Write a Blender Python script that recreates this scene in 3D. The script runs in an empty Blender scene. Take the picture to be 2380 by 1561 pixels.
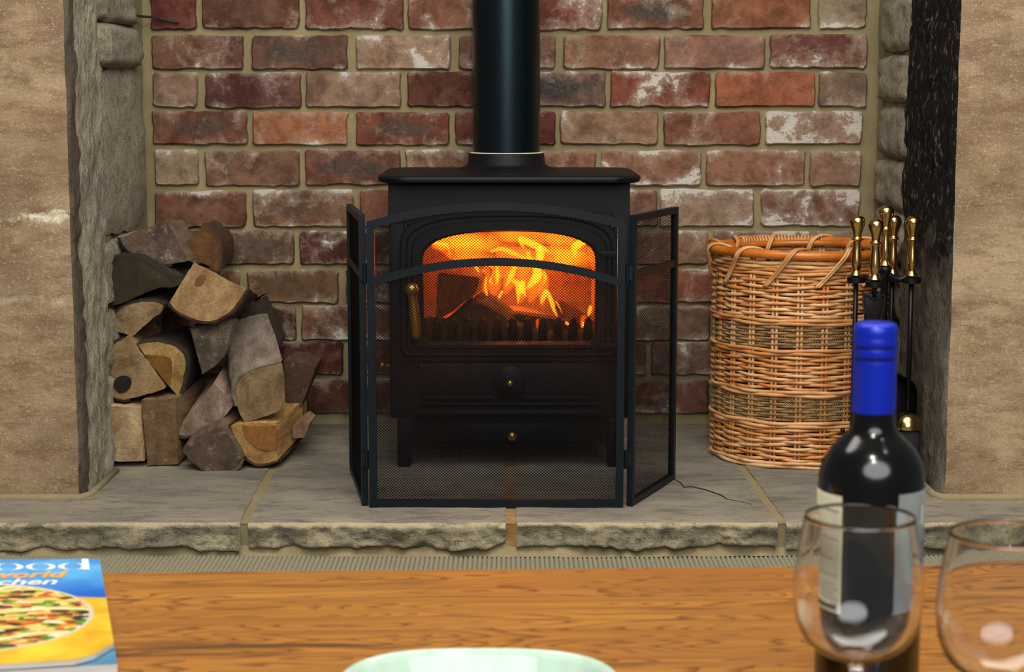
import bpy, bmesh, math, random
from mathutils import Vector, Matrix, noise
rnd = random.Random(7)
R = math.radians
PI = math.pi
# ------------------------------------------------------------------ camera, world, lights, exposure
W, H, F = 2380.0, 1561.0, 4200.0
PITCH = R(7.80)
ZC = 0.86
scn = bpy.context.scene
COL = scn.collection
cam = bpy.data.cameras.new('camera')
camo = bpy.data.objects.new('camera', cam)
COL.objects.link(camo)
camo.location = (0, 0, ZC)
camo.rotation_euler = (PI / 2 - PITCH, 0, 0)
cam.sensor_fit = 'HORIZONTAL'
cam.sensor_width = 36.0
cam.lens = F / W * 36.0
cam.dof.use_dof = True
cam.dof.focus_distance = 3.75
cam.dof.aperture_fstop = 15.0
cam.clip_start = 0.05
scn.camera = camo

wd = bpy.data.worlds.new('world')
scn.world = wd
wd.use_nodes = True
wd.node_tree.nodes['Background'].inputs[0].default_value = (0.95, 0.97, 1.0, 1)
wd.node_tree.nodes['Background'].inputs[1].default_value = 0.11


def area(name, loc, target, sx, sy, power, col):
    l = bpy.data.lights.new(name, 'AREA')
    l.shape = 'ELLIPSE'
    l.size, l.size_y, l.energy, l.color = sx, sy, power, col
    o = bpy.data.objects.new(name, l)
    COL.objects.link(o)
    o.location = loc
    o.rotation_euler = (Vector(target) - Vector(loc)).to_track_quat('-Z', 'Y').to_euler()
    return o


def spot(name, loc, target, power, col, r=0.03, size=110):
    l = bpy.data.lights.new(name, 'SPOT')
    l.energy, l.color, l.shadow_soft_size, l.spot_size, l.spot_blend = power, col, r, R(size), 0.6
    o = bpy.data.objects.new(name, l)
    COL.objects.link(o)
    o.location = loc
    o.rotation_euler = (Vector(target) - Vector(loc)).to_track_quat('-Z', 'Y').to_euler()
    return o


area('soft_key', (0.25, -0.9, 2.0), (0.0, 3.7, 0.55), 2.7, 1.9, 60, (0.95, 0.97, 1.0))  # unseen soft key behind the camera: bounced flash with a cool window tint
area('ceiling_bounce', (0.15, 2.1, 2.45), (0.05, 3.2, 0.0), 2.9, 1.5, 62, (1.0, 0.95, 0.86))
spot('ceiling_downlight', (0.10, 0.35, 2.35), (0.0, 3.6, 0.5), 44, (1.0, 0.93, 0.82), 0.035)
spot('ceiling_downlight', (0.10, -0.15, 2.35), (0.0, 3.6, 0.5), 44, (1.0, 0.93, 0.82), 0.035)
spot('ceiling_downlight', (-0.95, 0.9, 2.35), (-0.9, 3.5, 0.8), 20, (1.0, 0.9, 0.76), 0.035)
spot('ceiling_downlight', (0.95, 0.9, 2.35), (0.9, 3.5, 0.8), 20, (1.0, 0.9, 0.76), 0.035)

vs = scn.view_settings
vs.view_transform = 'Standard'
vs.look = 'None'
vs.gamma = 1.0
vs.use_curve_mapping = False
vs.exposure = 0.10

# ------------------------------------------------------------------ picking helpers (pixel -> place in the room)


def ray(u, v):
    s = (H / 2 - v)
    return Vector(((u - W / 2), F * math.cos(PITCH) + s * math.sin(PITCH), -F * math.sin(PITCH) + s * math.cos(PITCH)))


def PY(u, v, y):
    d = ray(u, v)
    return Vector((0, 0, ZC)) + d * (y / d.y)


def GZ(u, v, z):
    d = ray(u, v)
    return Vector((0, 0, ZC)) + d * ((z - ZC) / d.z)


def zy(v, y):
    return PY(W / 2, v, y).z


def lin(c):
    return tuple((x / 255.0 / 12.92) if x <= 10 else ((x / 255.0 + 0.055) / 1.055) ** 2.4 for x in c)


# ------------------------------------------------------------------ node helpers


class NT:
    def __init__(s, name):
        s.m = bpy.data.materials.new(name)
        s.m.use_nodes = True
        s.t = s.m.node_tree
        s.b = s.t.nodes['Principled BSDF']
        s.out = s.t.nodes['Material Output']
        s._tc = None

    def n(s, typ, **kw):
        x = s.t.nodes.new(typ)
        for k, v in kw.items():
            setattr(x, k, v)
        return x

    def set(s, sock, v):
        if v is None:
            return
        if hasattr(v, 'is_output') or isinstance(v, bpy.types.NodeSocket):
            s.t.links.new(v, sock)
        else:
            if isinstance(v, (tuple, list)) and len(v) == 3 and sock.type == 'RGBA':
                v = (*v, 1)
            sock.default_value = v

    def obj(s):
        if not s._tc:
            s._tc = s.n('ShaderNodeTexCoord')
        return s._tc.outputs['Object']

    def vec(s, scale=(1, 1, 1), loc=(0, 0, 0), rot=(0, 0, 0), src=None):
        m = s.n('ShaderNodeMapping')
        s.set(m.inputs['Vector'], src or s.obj())
        m.inputs['Scale'].default_value = scale
        m.inputs['Location'].default_value = loc
        m.inputs['Rotation'].default_value = rot
        return m.outputs[0]

    def noise(s, scale, detail=4, rough=0.55, vec=None, w=None, dist=0.0, col=False):
        x = s.n('ShaderNodeTexNoise')
        if w is not None:
            x.noise_dimensions = '4D'
            s.set(x.inputs['W'], w)
        s.set(x.inputs['Vector'], vec or s.obj())
        x.inputs['Scale'].default_value = scale
        x.inputs['Detail'].default_value = detail
        x.inputs['Roughness'].default_value = rough
        x.inputs['Distortion'].default_value = dist
        return x.outputs['Color' if col else 'Fac']

    def voro(s, scale, vec=None, feature='F1', out='Distance'):
        x = s.n('ShaderNodeTexVoronoi', feature=feature)
        s.set(x.inputs['Vector'], vec or s.obj())
        x.inputs['Scale'].default_value = scale
        return x.outputs[out]

    def wave(s, scale, dist=2, detail=3, dscale=1.0, vec=None, typ='BANDS', dirn='X', prof='SIN'):
        x = s.n('ShaderNodeTexWave', wave_type=typ, wave_profile=prof)
        if typ == 'BANDS':
            x.bands_direction = dirn
        else:
            x.rings_direction = dirn
        s.set(x.inputs['Vector'], vec or s.obj())
        x.inputs['Scale'].default_value = scale
        x.inputs['Distortion'].default_value = dist
        x.inputs['Detail'].default_value = detail
        x.inputs['Detail Scale'].default_value = dscale
        return x.outputs['Fac']

    def ramp(s, fac, stops, interp='LINEAR'):
        x = s.n('ShaderNodeValToRGB')
        x.color_ramp.interpolation = interp
        e = x.color_ramp.elements
        while len(e) < len(stops):
            e.new(0.5)
        for el, (p, c) in zip(e, stops):
            el.position = p
            el.color = (*c, 1) if isinstance(c, tuple) else (c, c, c, 1)
        s.set(x.inputs[0], fac)
        return x.outputs[0]

    def mix(s, fac, a, b, mode='MIX'):
        x = s.n('ShaderNodeMix', data_type='RGBA', blend_type=mode)
        s.set(x.inputs[0], fac)
        s.set(x.inputs[6], a)
        s.set(x.inputs[7], b)
        return x.outputs[2]

    def math(s, op, a, b=0.5, c=None, clamp=False):
        x = s.n('ShaderNodeMath', operation=op)
        x.use_clamp = clamp
        s.set(x.inputs[0], a)
        s.set(x.inputs[1], b)
        if c is not None:
            s.set(x.inputs[2], c)
        return x.outputs[0]

    def mr(s, v, a, b, c=0.0, d=1.0):
        x = s.n('ShaderNodeMapRange')
        s.set(x.inputs[0], v)
        for i, q in enumerate((a, b, c, d)):
            s.set(x.inputs[i + 1], q)
        return x.outputs[0]

    def sep(s, v):
        x = s.n('ShaderNodeSeparateXYZ')
        s.set(x.inputs[0], v)
        return x.outputs

    def bump(s, h, strength=0.5, dist=0.005, prev=None):
        x = s.n('ShaderNodeBump')
        x.inputs['Strength'].default_value = strength
        x.inputs['Distance'].default_value = dist
        s.set(x.inputs['Height'], h)
        if prev is not None:
            s.set(x.inputs['Normal'], prev)
        return x.outputs[0]

    def fin(s, col=None, rough=None, normal=None, **kw):
        b = s.b
        s.set(b.inputs['Base Color'], col)
        s.set(b.inputs['Roughness'], rough)
        s.set(b.inputs['Normal'], normal)
        for k, v in kw.items():
            s.set(b.inputs[k.replace('_', ' ')], v)
        return s.m


def info(q):
    return q.n('ShaderNodeObjectInfo').outputs


MAT = {}


def mat_brick():
    q = NT('brick')
    i = info(q)
    w = q.math('MULTIPLY', i['Random'], 40.0)
    big = q.noise(9, 4, 0.55, w=w, dist=0.6)
    big2 = q.noise(13, 5, 0.6, w=q.math('ADD', w, 17.0), dist=0.8)
    med = q.noise(42, 7, 0.7, w=w)
    fine = q.noise(190, 5, 0.75, w=w)
    C = i['Color']
    base = q.mix(q.mr(big, 0.36, 0.62), q.mix(1.0, C, (0.50, 0.44, 0.44), 'MULTIPLY'), C)
    base = q.mix(q.mr(big2, 0.5, 0.66, 0, 0.65), base, q.mix(0.5, C, lin((158, 120, 96))))
    base = q.mix(q.mr(med, 0.5, 0.7, 0, 0.6), base, q.mix(1.0, C, (1.5, 1.25, 1.12), 'MULTIPLY'))
    base = q.mix(q.mr(med, 0.49, 0.33, 0, 0.75), base, q.mix(1.0, C, (0.42, 0.36, 0.36), 'MULTIPLY'))
    # dark kiln mark along the middle of some faces
    v = q.vec(scale=(13.0, 0, 42.0))
    l = q.n('ShaderNodeVectorMath', operation='LENGTH')
    q.set(l.inputs[0], v)
    d = q.math('ADD', l.outputs['Value'], q.math('MULTIPLY', q.math('SUBTRACT', med, 0.5), 1.8))
    sc = q.math('MULTIPLY', q.mr(d, 1.25, 0.55), q.math('DIVIDE', i['Object Index'], 10.0))
    base = q.mix(sc, base, q.mix(q.mr(fine, 0.4, 0.65), lin((54, 53, 52)), lin((96, 90, 78))))
    # lime bloom, stronger on the arrises
    p = q.sep(q.obj())
    edge = q.math('POWER', q.math('MULTIPLY', q.math('ABSOLUTE', p[2]), 26.0), 4.0)
    n2 = q.math('ADD', q.math('MULTIPLY', q.noise(12, 4, 0.6, w=q.math('ADD', w, 9.0), dist=0.7), 0.65), q.math('MULTIPLY', q.noise(60, 7, 0.8, w=q.math('ADD', w, 5.0)), 0.35))
    th = q.math('SUBTRACT', 0.615, q.math('MULTIPLY', i['Alpha'], 0.20))
    pale = q.mr(q.math('ADD', n2, q.math('MULTIPLY', edge, 0.10)), th, q.math('ADD', th, 0.14))
    base = q.mix(q.math('MULTIPLY', pale, 0.72), base, q.mix(0.25, lin((200, 186, 168)), C))
    strong = q.mr(q.math('ADD', n2, q.math('MULTIPLY', edge, 0.06)), q.math('ADD', th, 0.085), q.math('ADD', th, 0.115))
    base = q.mix(q.math('MULTIPLY', strong, 0.85), base, lin((214, 206, 196)))
    base = q.mix(q.mr(fine, 0.58, 0.74, 0, 0.55), base, lin((62, 44, 40)))
    h = q.math('ADD', q.math('MULTIPLY', med, 1.0), q.math('MULTIPLY', fine, 0.5))
    return q.fin(base, 0.9, q.bump(h, 0.85, 0.007), Specular_IOR_Level=0.2)


def mat_stone(name, c1, c2, c3, scale=9, bump=0.6, stretch=(1, 1, 1), rough=0.9, soot=False, speck=None, crest=None):
    q = NT(name)
    v = q.vec(scale=stretch)
    a = q.noise(scale, 6, 0.62, v)
    b = q.noise(scale * 6, 5, 0.7, v)
    f = q.noise(scale * 26, 3, 0.7, v)
    col = q.mix(q.mr(a, 0.35, 0.65), lin(c1), lin(c2))
    col = q.mix(q.mr(b, 0.48, 0.7, 0, 0.85), col, lin(c3))
    col = q.mix(q.mr(f, 0.5, 0.8, 0, 0.35), col, (0.02, 0.017, 0.013))
    if speck:
        col = q.mix(q.mr(q.noise(scale * 3.3, 8, 0.75), 0.64, 0.71, 0, 0.8), col, lin(speck))
    if crest:
        z = q.sep(q.obj())[2]
        zz = q.math('ADD', z, q.math('MULTIPLY', q.math('SUBTRACT', q.noise(24, 6, 0.75), 0.5), 0.022))
        col = q.mix(q.mr(zz, crest - 0.011, crest - 0.005, 0, 0.75), col, lin((206, 190, 152)))
        col = q.mix(q.mr(q.noise(7, 6, 0.75, q.vec(loc=(3, 3, 1))), 0.52, 0.6, 0, 0.6), col, lin((74, 72, 64)))
    if soot:
        z = q.sep(q.obj())[2]
        zz = q.math('ADD', z, q.math('MULTIPLY', q.math('SUBTRACT', q.noise(7, 6, 0.7), 0.5), 0.5))
        m = q.mr(zz, 0.44, 0.56)
        fl = q.noise(75, 5, 0.7, q.vec(scale=(1, 1, 0.55)))
        sootc = q.mix(q.mr(fl, 0.55, 0.66), lin((8, 8, 9)), lin((112, 106, 100)))
        col = q.mix(q.math('MULTIPLY', m, 0.97), col, sootc)
    h = q.math('ADD', q.math('MULTIPLY', b, 1.0), q.math('MULTIPLY', f, 0.45))
    return q.fin(col, rough, q.bump(h, bump, 0.008), Specular_IOR_Level=0.18)


def mat_pier():
    q = NT('dressed_sandstone')
    a = q.noise(4.5, 7, 0.65)
    b = q.noise(30, 6, 0.7, q.vec(scale=(0.45, 1, 1.3)))
    f = q.noise(330, 4, 0.65, q.vec(scale=(0.4, 1, 1.0)))
    g = q.noise(330, 4, 0.65, q.vec(scale=(1.0, 1, 0.5), loc=(3, 1, 2)))
    col = q.mix(q.mr(a, 0.36, 0.66), lin((126, 104, 79)), lin((174, 150, 117)))
    col = q.mix(q.mr(b, 0.47, 0.68, 0, 0.8), col, lin((108, 80, 56)))
    col = q.mix(q.mr(q.noise(8, 6, 0.7, q.vec(scale=(0.8, 1, 1.4), loc=(1, 4, 2))), 0.52, 0.66, 0, 0.6), col, lin((124, 96, 66)))
    col = q.mix(q.mr(q.noise(55, 5, 0.75), 0.66, 0.74, 0, 0.7), col, lin((84, 64, 46)))
    fg = q.math('ADD', f, g)
    col = q.mix(q.mr(fg, 1.02, 1.35, 0, 0.5), col, lin((92, 72, 52)))
    col = q.mix(q.mr(fg, 0.92, 0.72, 0, 0.45), col, lin((214, 192, 158)))
    # lime splashes left by old plaster, two ragged bands and spots
    z = q.sep(q.obj())[2]
    zz = q.math('ADD', z, q.math('MULTIPLY', q.math('SUBTRACT', q.noise(14, 6, 0.7), 0.5), 0.05))
    band = q.math('MAXIMUM', q.mr(q.math('ABSOLUTE', q.math('SUBTRACT', zz, 0.616)), 0.011, 0.006),
                  q.math('MULTIPLY', q.mr(q.math('ABSOLUTE', q.math('SUBTRACT', zz, 0.455)), 0.012, 0.002), 0.35))
    band = q.math('MULTIPLY', band, q.math('LESS_THAN', q.sep(q.obj())[0], 0.0))
    lime = q.math('MULTIPLY', band, q.mr(q.noise(22, 7, 0.8), 0.44, 0.58))
    lime = q.math('MAXIMUM', lime, q.mr(q.noise(9, 6, 0.7, q.vec(loc=(5, 2, 3))), 0.70, 0.74, 0, 0.7))
    col = q.mix(q.math('MULTIPLY', lime, 0.85), col, lin((228, 220, 198)))
    h = q.math('ADD', q.math('MULTIPLY', fg, 0.6), b)
    return q.fin(col, 0.88, q.bump(h, 0.4, 0.004))


def mat_mortar(name='lime_mortar', c1=(122, 111, 78), c2=(147, 135, 99)):
    q = NT(name)
    a = q.noise(9, 5, 0.6)
    f = q.noise(130, 5, 0.75)
    col = q.mix(q.mr(a, 0.3, 0.7), lin(c1), lin(c2))
    col = q.mix(q.mr(f, 0.55, 0.8, 0, 0.5), col, lin((86, 76, 50)))
    col = q.mix(q.mr(q.noise(6, 7, 0.75, q.vec(loc=(4, 0, 1))), 0.69, 0.73, 0, 0.75), col, lin((214, 208, 192)))
    return q.fin(col, 0.95, q.bump(q.math('ADD', f, a), 0.45, 0.004))


def mat_slab():
    q = NT('flagstone')
    a = q.noise(5, 6, 0.65, q.vec(scale=(0.7, 1.6, 1)))
    b = q.noise(24, 7, 0.72, q.vec(scale=(0.6, 1.8, 1)))
    f = q.noise(180, 3, 0.7)
    col = q.mix(q.mr(a, 0.35, 0.65), lin((112, 107, 98)), lin((151, 141, 124)))
    col = q.mix(q.mr(b, 0.5, 0.66, 0, 0.75), col, lin((84, 83, 78)))
    col = q.mix(q.mr(q.noise(11, 7, 0.75, q.vec(scale=(0.4, 2, 1), loc=(2, 7, 1))), 0.62, 0.72, 0, 0.5), col, lin((182, 160, 126)))
    col = q.mix(q.mr(f, 0.55, 0.8, 0, 0.45), col, lin((70, 66, 54)))
    sp = q.noise(300, 5, 0.8)
    col = q.mix(q.mr(sp, 0.52, 0.7, 0, 0.4), col, lin((56, 52, 44)))
    col = q.mix(q.mr(sp, 0.46, 0.34, 0, 0.35), col, lin((190, 178, 150)))
    return q.fin(col, 0.8, q.bump(q.math('ADD', b, q.math('MULTIPLY', f, 0.4)), 0.45, 0.004))


def mat_iron(name, c=(22, 22, 26), rough=0.5, b=0.2, scale=420, spec=0.3):
    q = NT(name)
    f = q.noise(scale, 3, 0.6)
    col = q.mix(q.mr(q.noise(14, 4), 0.3, 0.7), lin(c), tuple(x * 1.3 for x in lin(c)))
    return q.fin(col, q.mr(f, 0.3, 0.7, rough - 0.06, rough + 0.08), q.bump(f, b, 0.001), Specular_IOR_Level=spec)


def mat_simple(name, c, rough=0.5, **kw):
    q = NT(name)
    n_ = q.noise(60, 3)
    cl = lin(c)
    return q.fin(q.mix(q.mr(n_, 0.3, 0.7), tuple(x * 0.9 for x in cl), tuple(min(1, x * 1.08) for x in cl)), rough, None, **kw)


def mat_oak():
    q = NT('oiled_oak')
    i = info(q)
    w = q.math('MULTIPLY', i['Random'], 60)
    nz = q.noise(2.3, 3, 0.5, q.vec(scale=(1.0, 3.0, 1)), w=w)
    # cathedral figure: iso-lines of a stretched field
    fld = q.math('MULTIPLY', q.noise(3.0, 2, 0.4, q.vec(scale=(0.8, 6.0, 1)), w=w), 34.0)
    ringw = q.math('FRACT', fld)
    ring = q.mr(ringw, 0.55, 0.95)
    ring = q.math('MULTIPLY', ring, q.mr(ringw, 1.0, 0.93))
    grain = q.noise(60, 4, 0.65, q.vec(scale=(0.07, 2.6, 1)), w=w)
    dark = q.noise(5.5, 5, 0.62, q.vec(scale=(0.55, 5.5, 1)), w=q.math('ADD', w, 3), dist=0.5)
    col = q.mix(q.mr(nz, 0.3, 0.7), lin((150, 96, 29)), lin((192, 134, 50)))
    col = q.mix(q.mr(i['Random'], 0, 1, 0, 0.55), col, lin((138, 80, 26)))
    col = q.mix(q.math('MULTIPLY', ring, 0.8), col, lin((84, 42, 15)))
    col = q.mix(q.mr(grain, 0.5, 0.75, 0, 0.75), col, lin((96, 50, 18)))
    col = q.mix(q.mr(dark, 0.57, 0.67, 0, 0.75), col, lin((56, 28, 12)))
    return q.fin(col, 0.42, q.bump(grain, 0.12, 0.001))


def mat_wood_end():
    q = NT('sawn_log_end')
    i = info(q)
    w = q.math('MULTIPLY', i['Random'], 30)
    a = q.noise(24, 6, 0.68, w=w)
    f = q.noise(150, 4, 0.7, w=w)
    ring = q.wave(26, 1.2, 2, 1.5, typ='RINGS', dirn='Y')
    grey = q.noise(13, 6, 0.72, w=q.math('ADD', w, 5))
    col = q.mix(q.mr(a, 0.35, 0.68), i['Color'], q.mix(1.0, i['Color'], (0.46, 0.36, 0.27), 'MULTIPLY'))
    col = q.mix(q.mr(ring, 0.6, 1.0, 0, 0.2), col, q.mix(1.0, i['Color'], (0.45, 0.34, 0.25), 'MULTIPLY'))
    rad = q.noise(46, 5, 0.7, q.vec(scale=(1, 1, 0.16), rot=(0, 0.5, 0)), w=w)
    col = q.mix(q.mr(rad, 0.55, 0.72, 0, 0.6), col, q.mix(1.0, i['Color'], (0.28, 0.2, 0.14), 'MULTIPLY'))
    th = q.math('SUBTRACT', 0.78, q.math('MULTIPLY', i['Alpha'], 0.45))
    col = q.mix(q.math('MULTIPLY', q.mr(grey, th, q.math('ADD', th, 0.15)), 0.8), col, lin((62, 52, 44)))
    col = q.mix(q.mr(q.noise(40, 6, 0.75, w=w), 0.64, 0.72, 0, q.math('MULTIPLY', i['Alpha'], 0.8)), col, lin((186, 178, 160)))
    col = q.mix(q.mr(f, 0.58, 0.75, 0, 0.4), col, lin((58, 40, 24)))
    blot = q.noise(19, 6, 0.75, w=q.math('ADD', w, 11), dist=0.5)
    col = q.mix(q.mr(blot, 0.5, 0.64, 0, q.math('ADD', 0.4, q.math('MULTIPLY', i['Alpha'], 0.6))), col, q.mix(1.0, i['Color'], (0.20, 0.16, 0.13), 'MULTIPLY'))
    blot2 = q.noise(26, 7, 0.8, w=q.math('ADD', w, 23))
    col = q.mix(q.mr(blot2, 0.56, 0.66, 0, q.math('MULTIPLY', i['Alpha'], 0.9)), col, lin((196, 188, 168)))
    sp = q.noise(240, 6, 0.8, w=w)
    col = q.mix(q.mr(sp, 0.52, 0.68, 0, 0.55), col, q.mix(1.0, i['Color'], (0.25, 0.18, 0.13), 'MULTIPLY'))
    return q.fin(col, 0.85, q.bump(q.math('ADD', a, q.math('ADD', q.math('MULTIPLY', f, 0.6), sp)), 0.85, 0.006))


def mat_wood_split():
    q = NT('split_log_wood')
    i = info(q)
    w = q.math('MULTIPLY', i['Random'], 30)
    g = q.noise(70, 5, 0.65, q.vec(scale=(1, 0.12, 1)), w=w)
    b = q.noise(16, 5, 0.65, w=w)
    col = q.mix(q.mr(g, 0.35, 0.7), i['Color'], q.mix(1.0, i['Color'], (0.45, 0.36, 0.27), 'MULTIPLY'))
    col = q.mix(q.mr(b, 0.5, 0.7, 0, 0.6), col, q.mix(1.0, i['Color'], (0.5, 0.4, 0.34), 'MULTIPLY'))
    return q.fin(col, 0.85, q.bump(g, 0.7, 0.004))


def mat_bark():
    q = NT('log_bark')
    i = info(q)
    v = q.vec(scale=(1, 0.35, 1))
    a = q.noise(34, 7, 0.72, v)
    m = q.noise(12, 5, 0.7)
    col = q.mix(q.mr(a, 0.35, 0.7), q.mix(1.0, i['Color'], (0.35, 0.32, 0.3), 'MULTIPLY'), i['Color'])
    col = q.mix(q.mr(m, 0.58, 0.7, 0, 0.5), col, lin((92, 84, 66)))
    return q.fin(col, 0.92, q.bump(a, 1.0, 0.008))


def mat_cane():
    q = NT('cane')
    i = info(q)
    r = i['Random']
    st = q.ramp(r, [(0.0, lin((200, 142, 80))), (0.3, lin((214, 164, 108))), (0.55, lin((190, 122, 58))), (0.8, lin((220, 180, 130))), (1.0, lin((204, 150, 92)))])
    n_ = q.noise(22, 4, 0.6, w=q.math('MULTIPLY', r, 50))
    col = q.mix(q.mr(n_, 0.46, 0.70), st, lin((182, 106, 44)))
    col = q.mix(q.mr(q.noise(16, 5, 0.7, w=q.math('MULTIPLY', r, 90)), 0.58, 0.7, 0, 0.7), col, lin((226, 182, 132)))
    return q.fin(col, 0.42, q.bump(q.noise(160, 3), 0.15, 0.001))


def mat_emit_volume(name, col, strength):
    q = NT(name)
    q.t.nodes.remove(q.b)
    e = q.n('ShaderNodeEmission')
    e.inputs[0].default_value = (*col, 1)
    e.inputs[1].default_value = strength
    q.t.links.new(e.outputs[0], q.out.inputs['Volume'])
    return q.m


def mat_emit(name, col, strength):
    q = NT(name)
    q.t.nodes.remove(q.b)
    e = q.n('ShaderNodeEmission')
    e.inputs[0].default_value = (*col, 1)
    e.inputs[1].default_value = strength
    q.t.links.new(e.outputs[0], q.out.inputs['Surface'])
    return q.m


def mat_pane():
    q = NT('stove_glass')
    q.t.nodes.remove(q.b)
    t = q.n('ShaderNodeBsdfTransparent')
    t.inputs[0].default_value = (0.93, 0.88, 0.82, 1)
    g = q.n('ShaderNodeBsdfGlossy')
    g.inputs['Roughness'].default_value = 0.06
    f = q.n('ShaderNodeFresnel')
    f.inputs[0].default_value = 1.4
    mx = q.n('ShaderNodeMixShader')
    q.t.links.new(f.outputs[0], mx.inputs[0])
    q.t.links.new(t.outputs[0], mx.inputs[1])
    q.t.links.new(g.outputs[0], mx.inputs[2])
    q.t.links.new(mx.outputs[0], q.out.inputs['Surface'])
    return q.m


def mat_carpet():
    q = NT('ribbed_carpet')
    f = q.noise(220, 4, 0.7)
    wv = q.wave(70, 0.6, 2, 2.0, dirn='Y')
    col = q.mix(q.mr(f, 0.3, 0.7), lin((158, 151, 124)), lin((202, 194, 164)))
    col = q.mix(q.math('MULTIPLY', wv, 0.6), col, lin((100, 93, 72)))
    return q.fin(col, 0.95, q.bump(q.math('ADD', wv, f), 0.8, 0.003))


def mat_cover():
    q = NT('magazine_cover_print')
    p = q.sep(q.obj())
    u, w = p[0], p[1]
    n_ = q.noise(14, 4, 0.6)
    blue = q.mix(q.mr(n_, 0.3, 0.7), lin((34, 124, 202)), lin((104, 190, 238)))
    blue = q.mix(q.mr(w, 0.25, 0.19), blue, lin((8, 96, 196)))
    yel = q.mix(q.mr(q.noise(16, 3), 0.35, 0.7), lin((206, 150, 12)), lin((240, 208, 60)))
    lim = q.math('ADD', 0.172, q.math('MULTIPLY', u, -0.25))
    lim = q.math('ADD', lim, q.math('MULTIPLY', q.math('SUBTRACT', n_, 0.5), 0.01))
    col = q.mix(q.math('GREATER_THAN', w, lim), yel, blue)
    # plate of filled flat breads
    du = q.math('ADD', u, 0.110)
    dw = q.math('SUBTRACT', w, 0.130)
    rr = q.math('SQRT', q.math('ADD', q.math('MULTIPLY', du, du), q.math('MULTIPLY', dw, dw)))
    vc = q.n('ShaderNodeTexVoronoi')
    q.set(vc.inputs['Vector'], q.vec(scale=(0.75, 1.6, 0), rot=(0, 0, -0.55)))
    vc.inputs['Scale'].default_value = 135
    cr = q.sep(vc.outputs['Color'])[0]
    food = q.ramp(cr, [(0.0, lin((66, 34, 26))), (0.16, lin((212, 120, 30))), (0.3, lin((234, 196, 96))), (0.46, lin((72, 150, 30))),
                       (0.56, lin((196, 74, 34))), (0.68, lin((240, 214, 130))), (0.8, lin((60, 44, 40))), (0.88, lin((120, 180, 60))), (0.96, lin((234, 226, 196)))], 'CONSTANT')
    wv = q.math('SINE', q.math('ADD', q.math('MULTIPLY', q.math('ADD', q.math('ADD', q.math('MULTIPLY', dw, 1.0), q.math('MULTIPLY', du, -0.55)), q.math('MULTIPLY', q.math('MULTIPLY', du, du), 5.0)), 88.0), q.math('MULTIPLY', q.noise(9, 2), 3.0)))
    bread = q.mix(q.mr(q.noise(40, 3), 0.3, 0.7), lin((232, 206, 122)), lin((240, 226, 176)))
    food = q.mix(q.mr(wv, 0.90, 0.96), food, bread)
    col = q.mix(q.mr(rr, 0.098, 0.0975), col, lin((206, 196, 170)))
    col = q.mix(q.mr(rr, 0.0945, 0.094), col, food)
    return q.fin(col, 0.25)


def mat_pages():
    q = NT('page_edges')
    l = q.noise(900, 2, 0.5, q.vec(scale=(0.01, 0.01, 1)))
    col = q.mix(q.mr(l, 0.35, 0.65), lin((172, 178, 176)), lin((226, 226, 220)))
    return q.fin(col, 0.7)


def mat_ash():
    q = NT('embers_and_ash')
    n_ = q.noise(60, 6, 0.7)
    col = q.mix(q.mr(n_, 0.4, 0.7), lin((30, 24, 22)), lin((78, 62, 54)))
    return q.fin(col, 0.95, q.bump(n_, 0.9, 0.01))


def mat_rope():
    q = NT('seagrass_rope')
    i = info(q)
    n_ = q.noise(60, 4, 0.65, w=q.math('MULTIPLY', i['Random'], 20))
    col = q.mix(q.mr(n_, 0.35, 0.65), lin((112, 84, 48)), lin((176, 140, 92)))
    return q.fin(col, 0.75)


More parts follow.
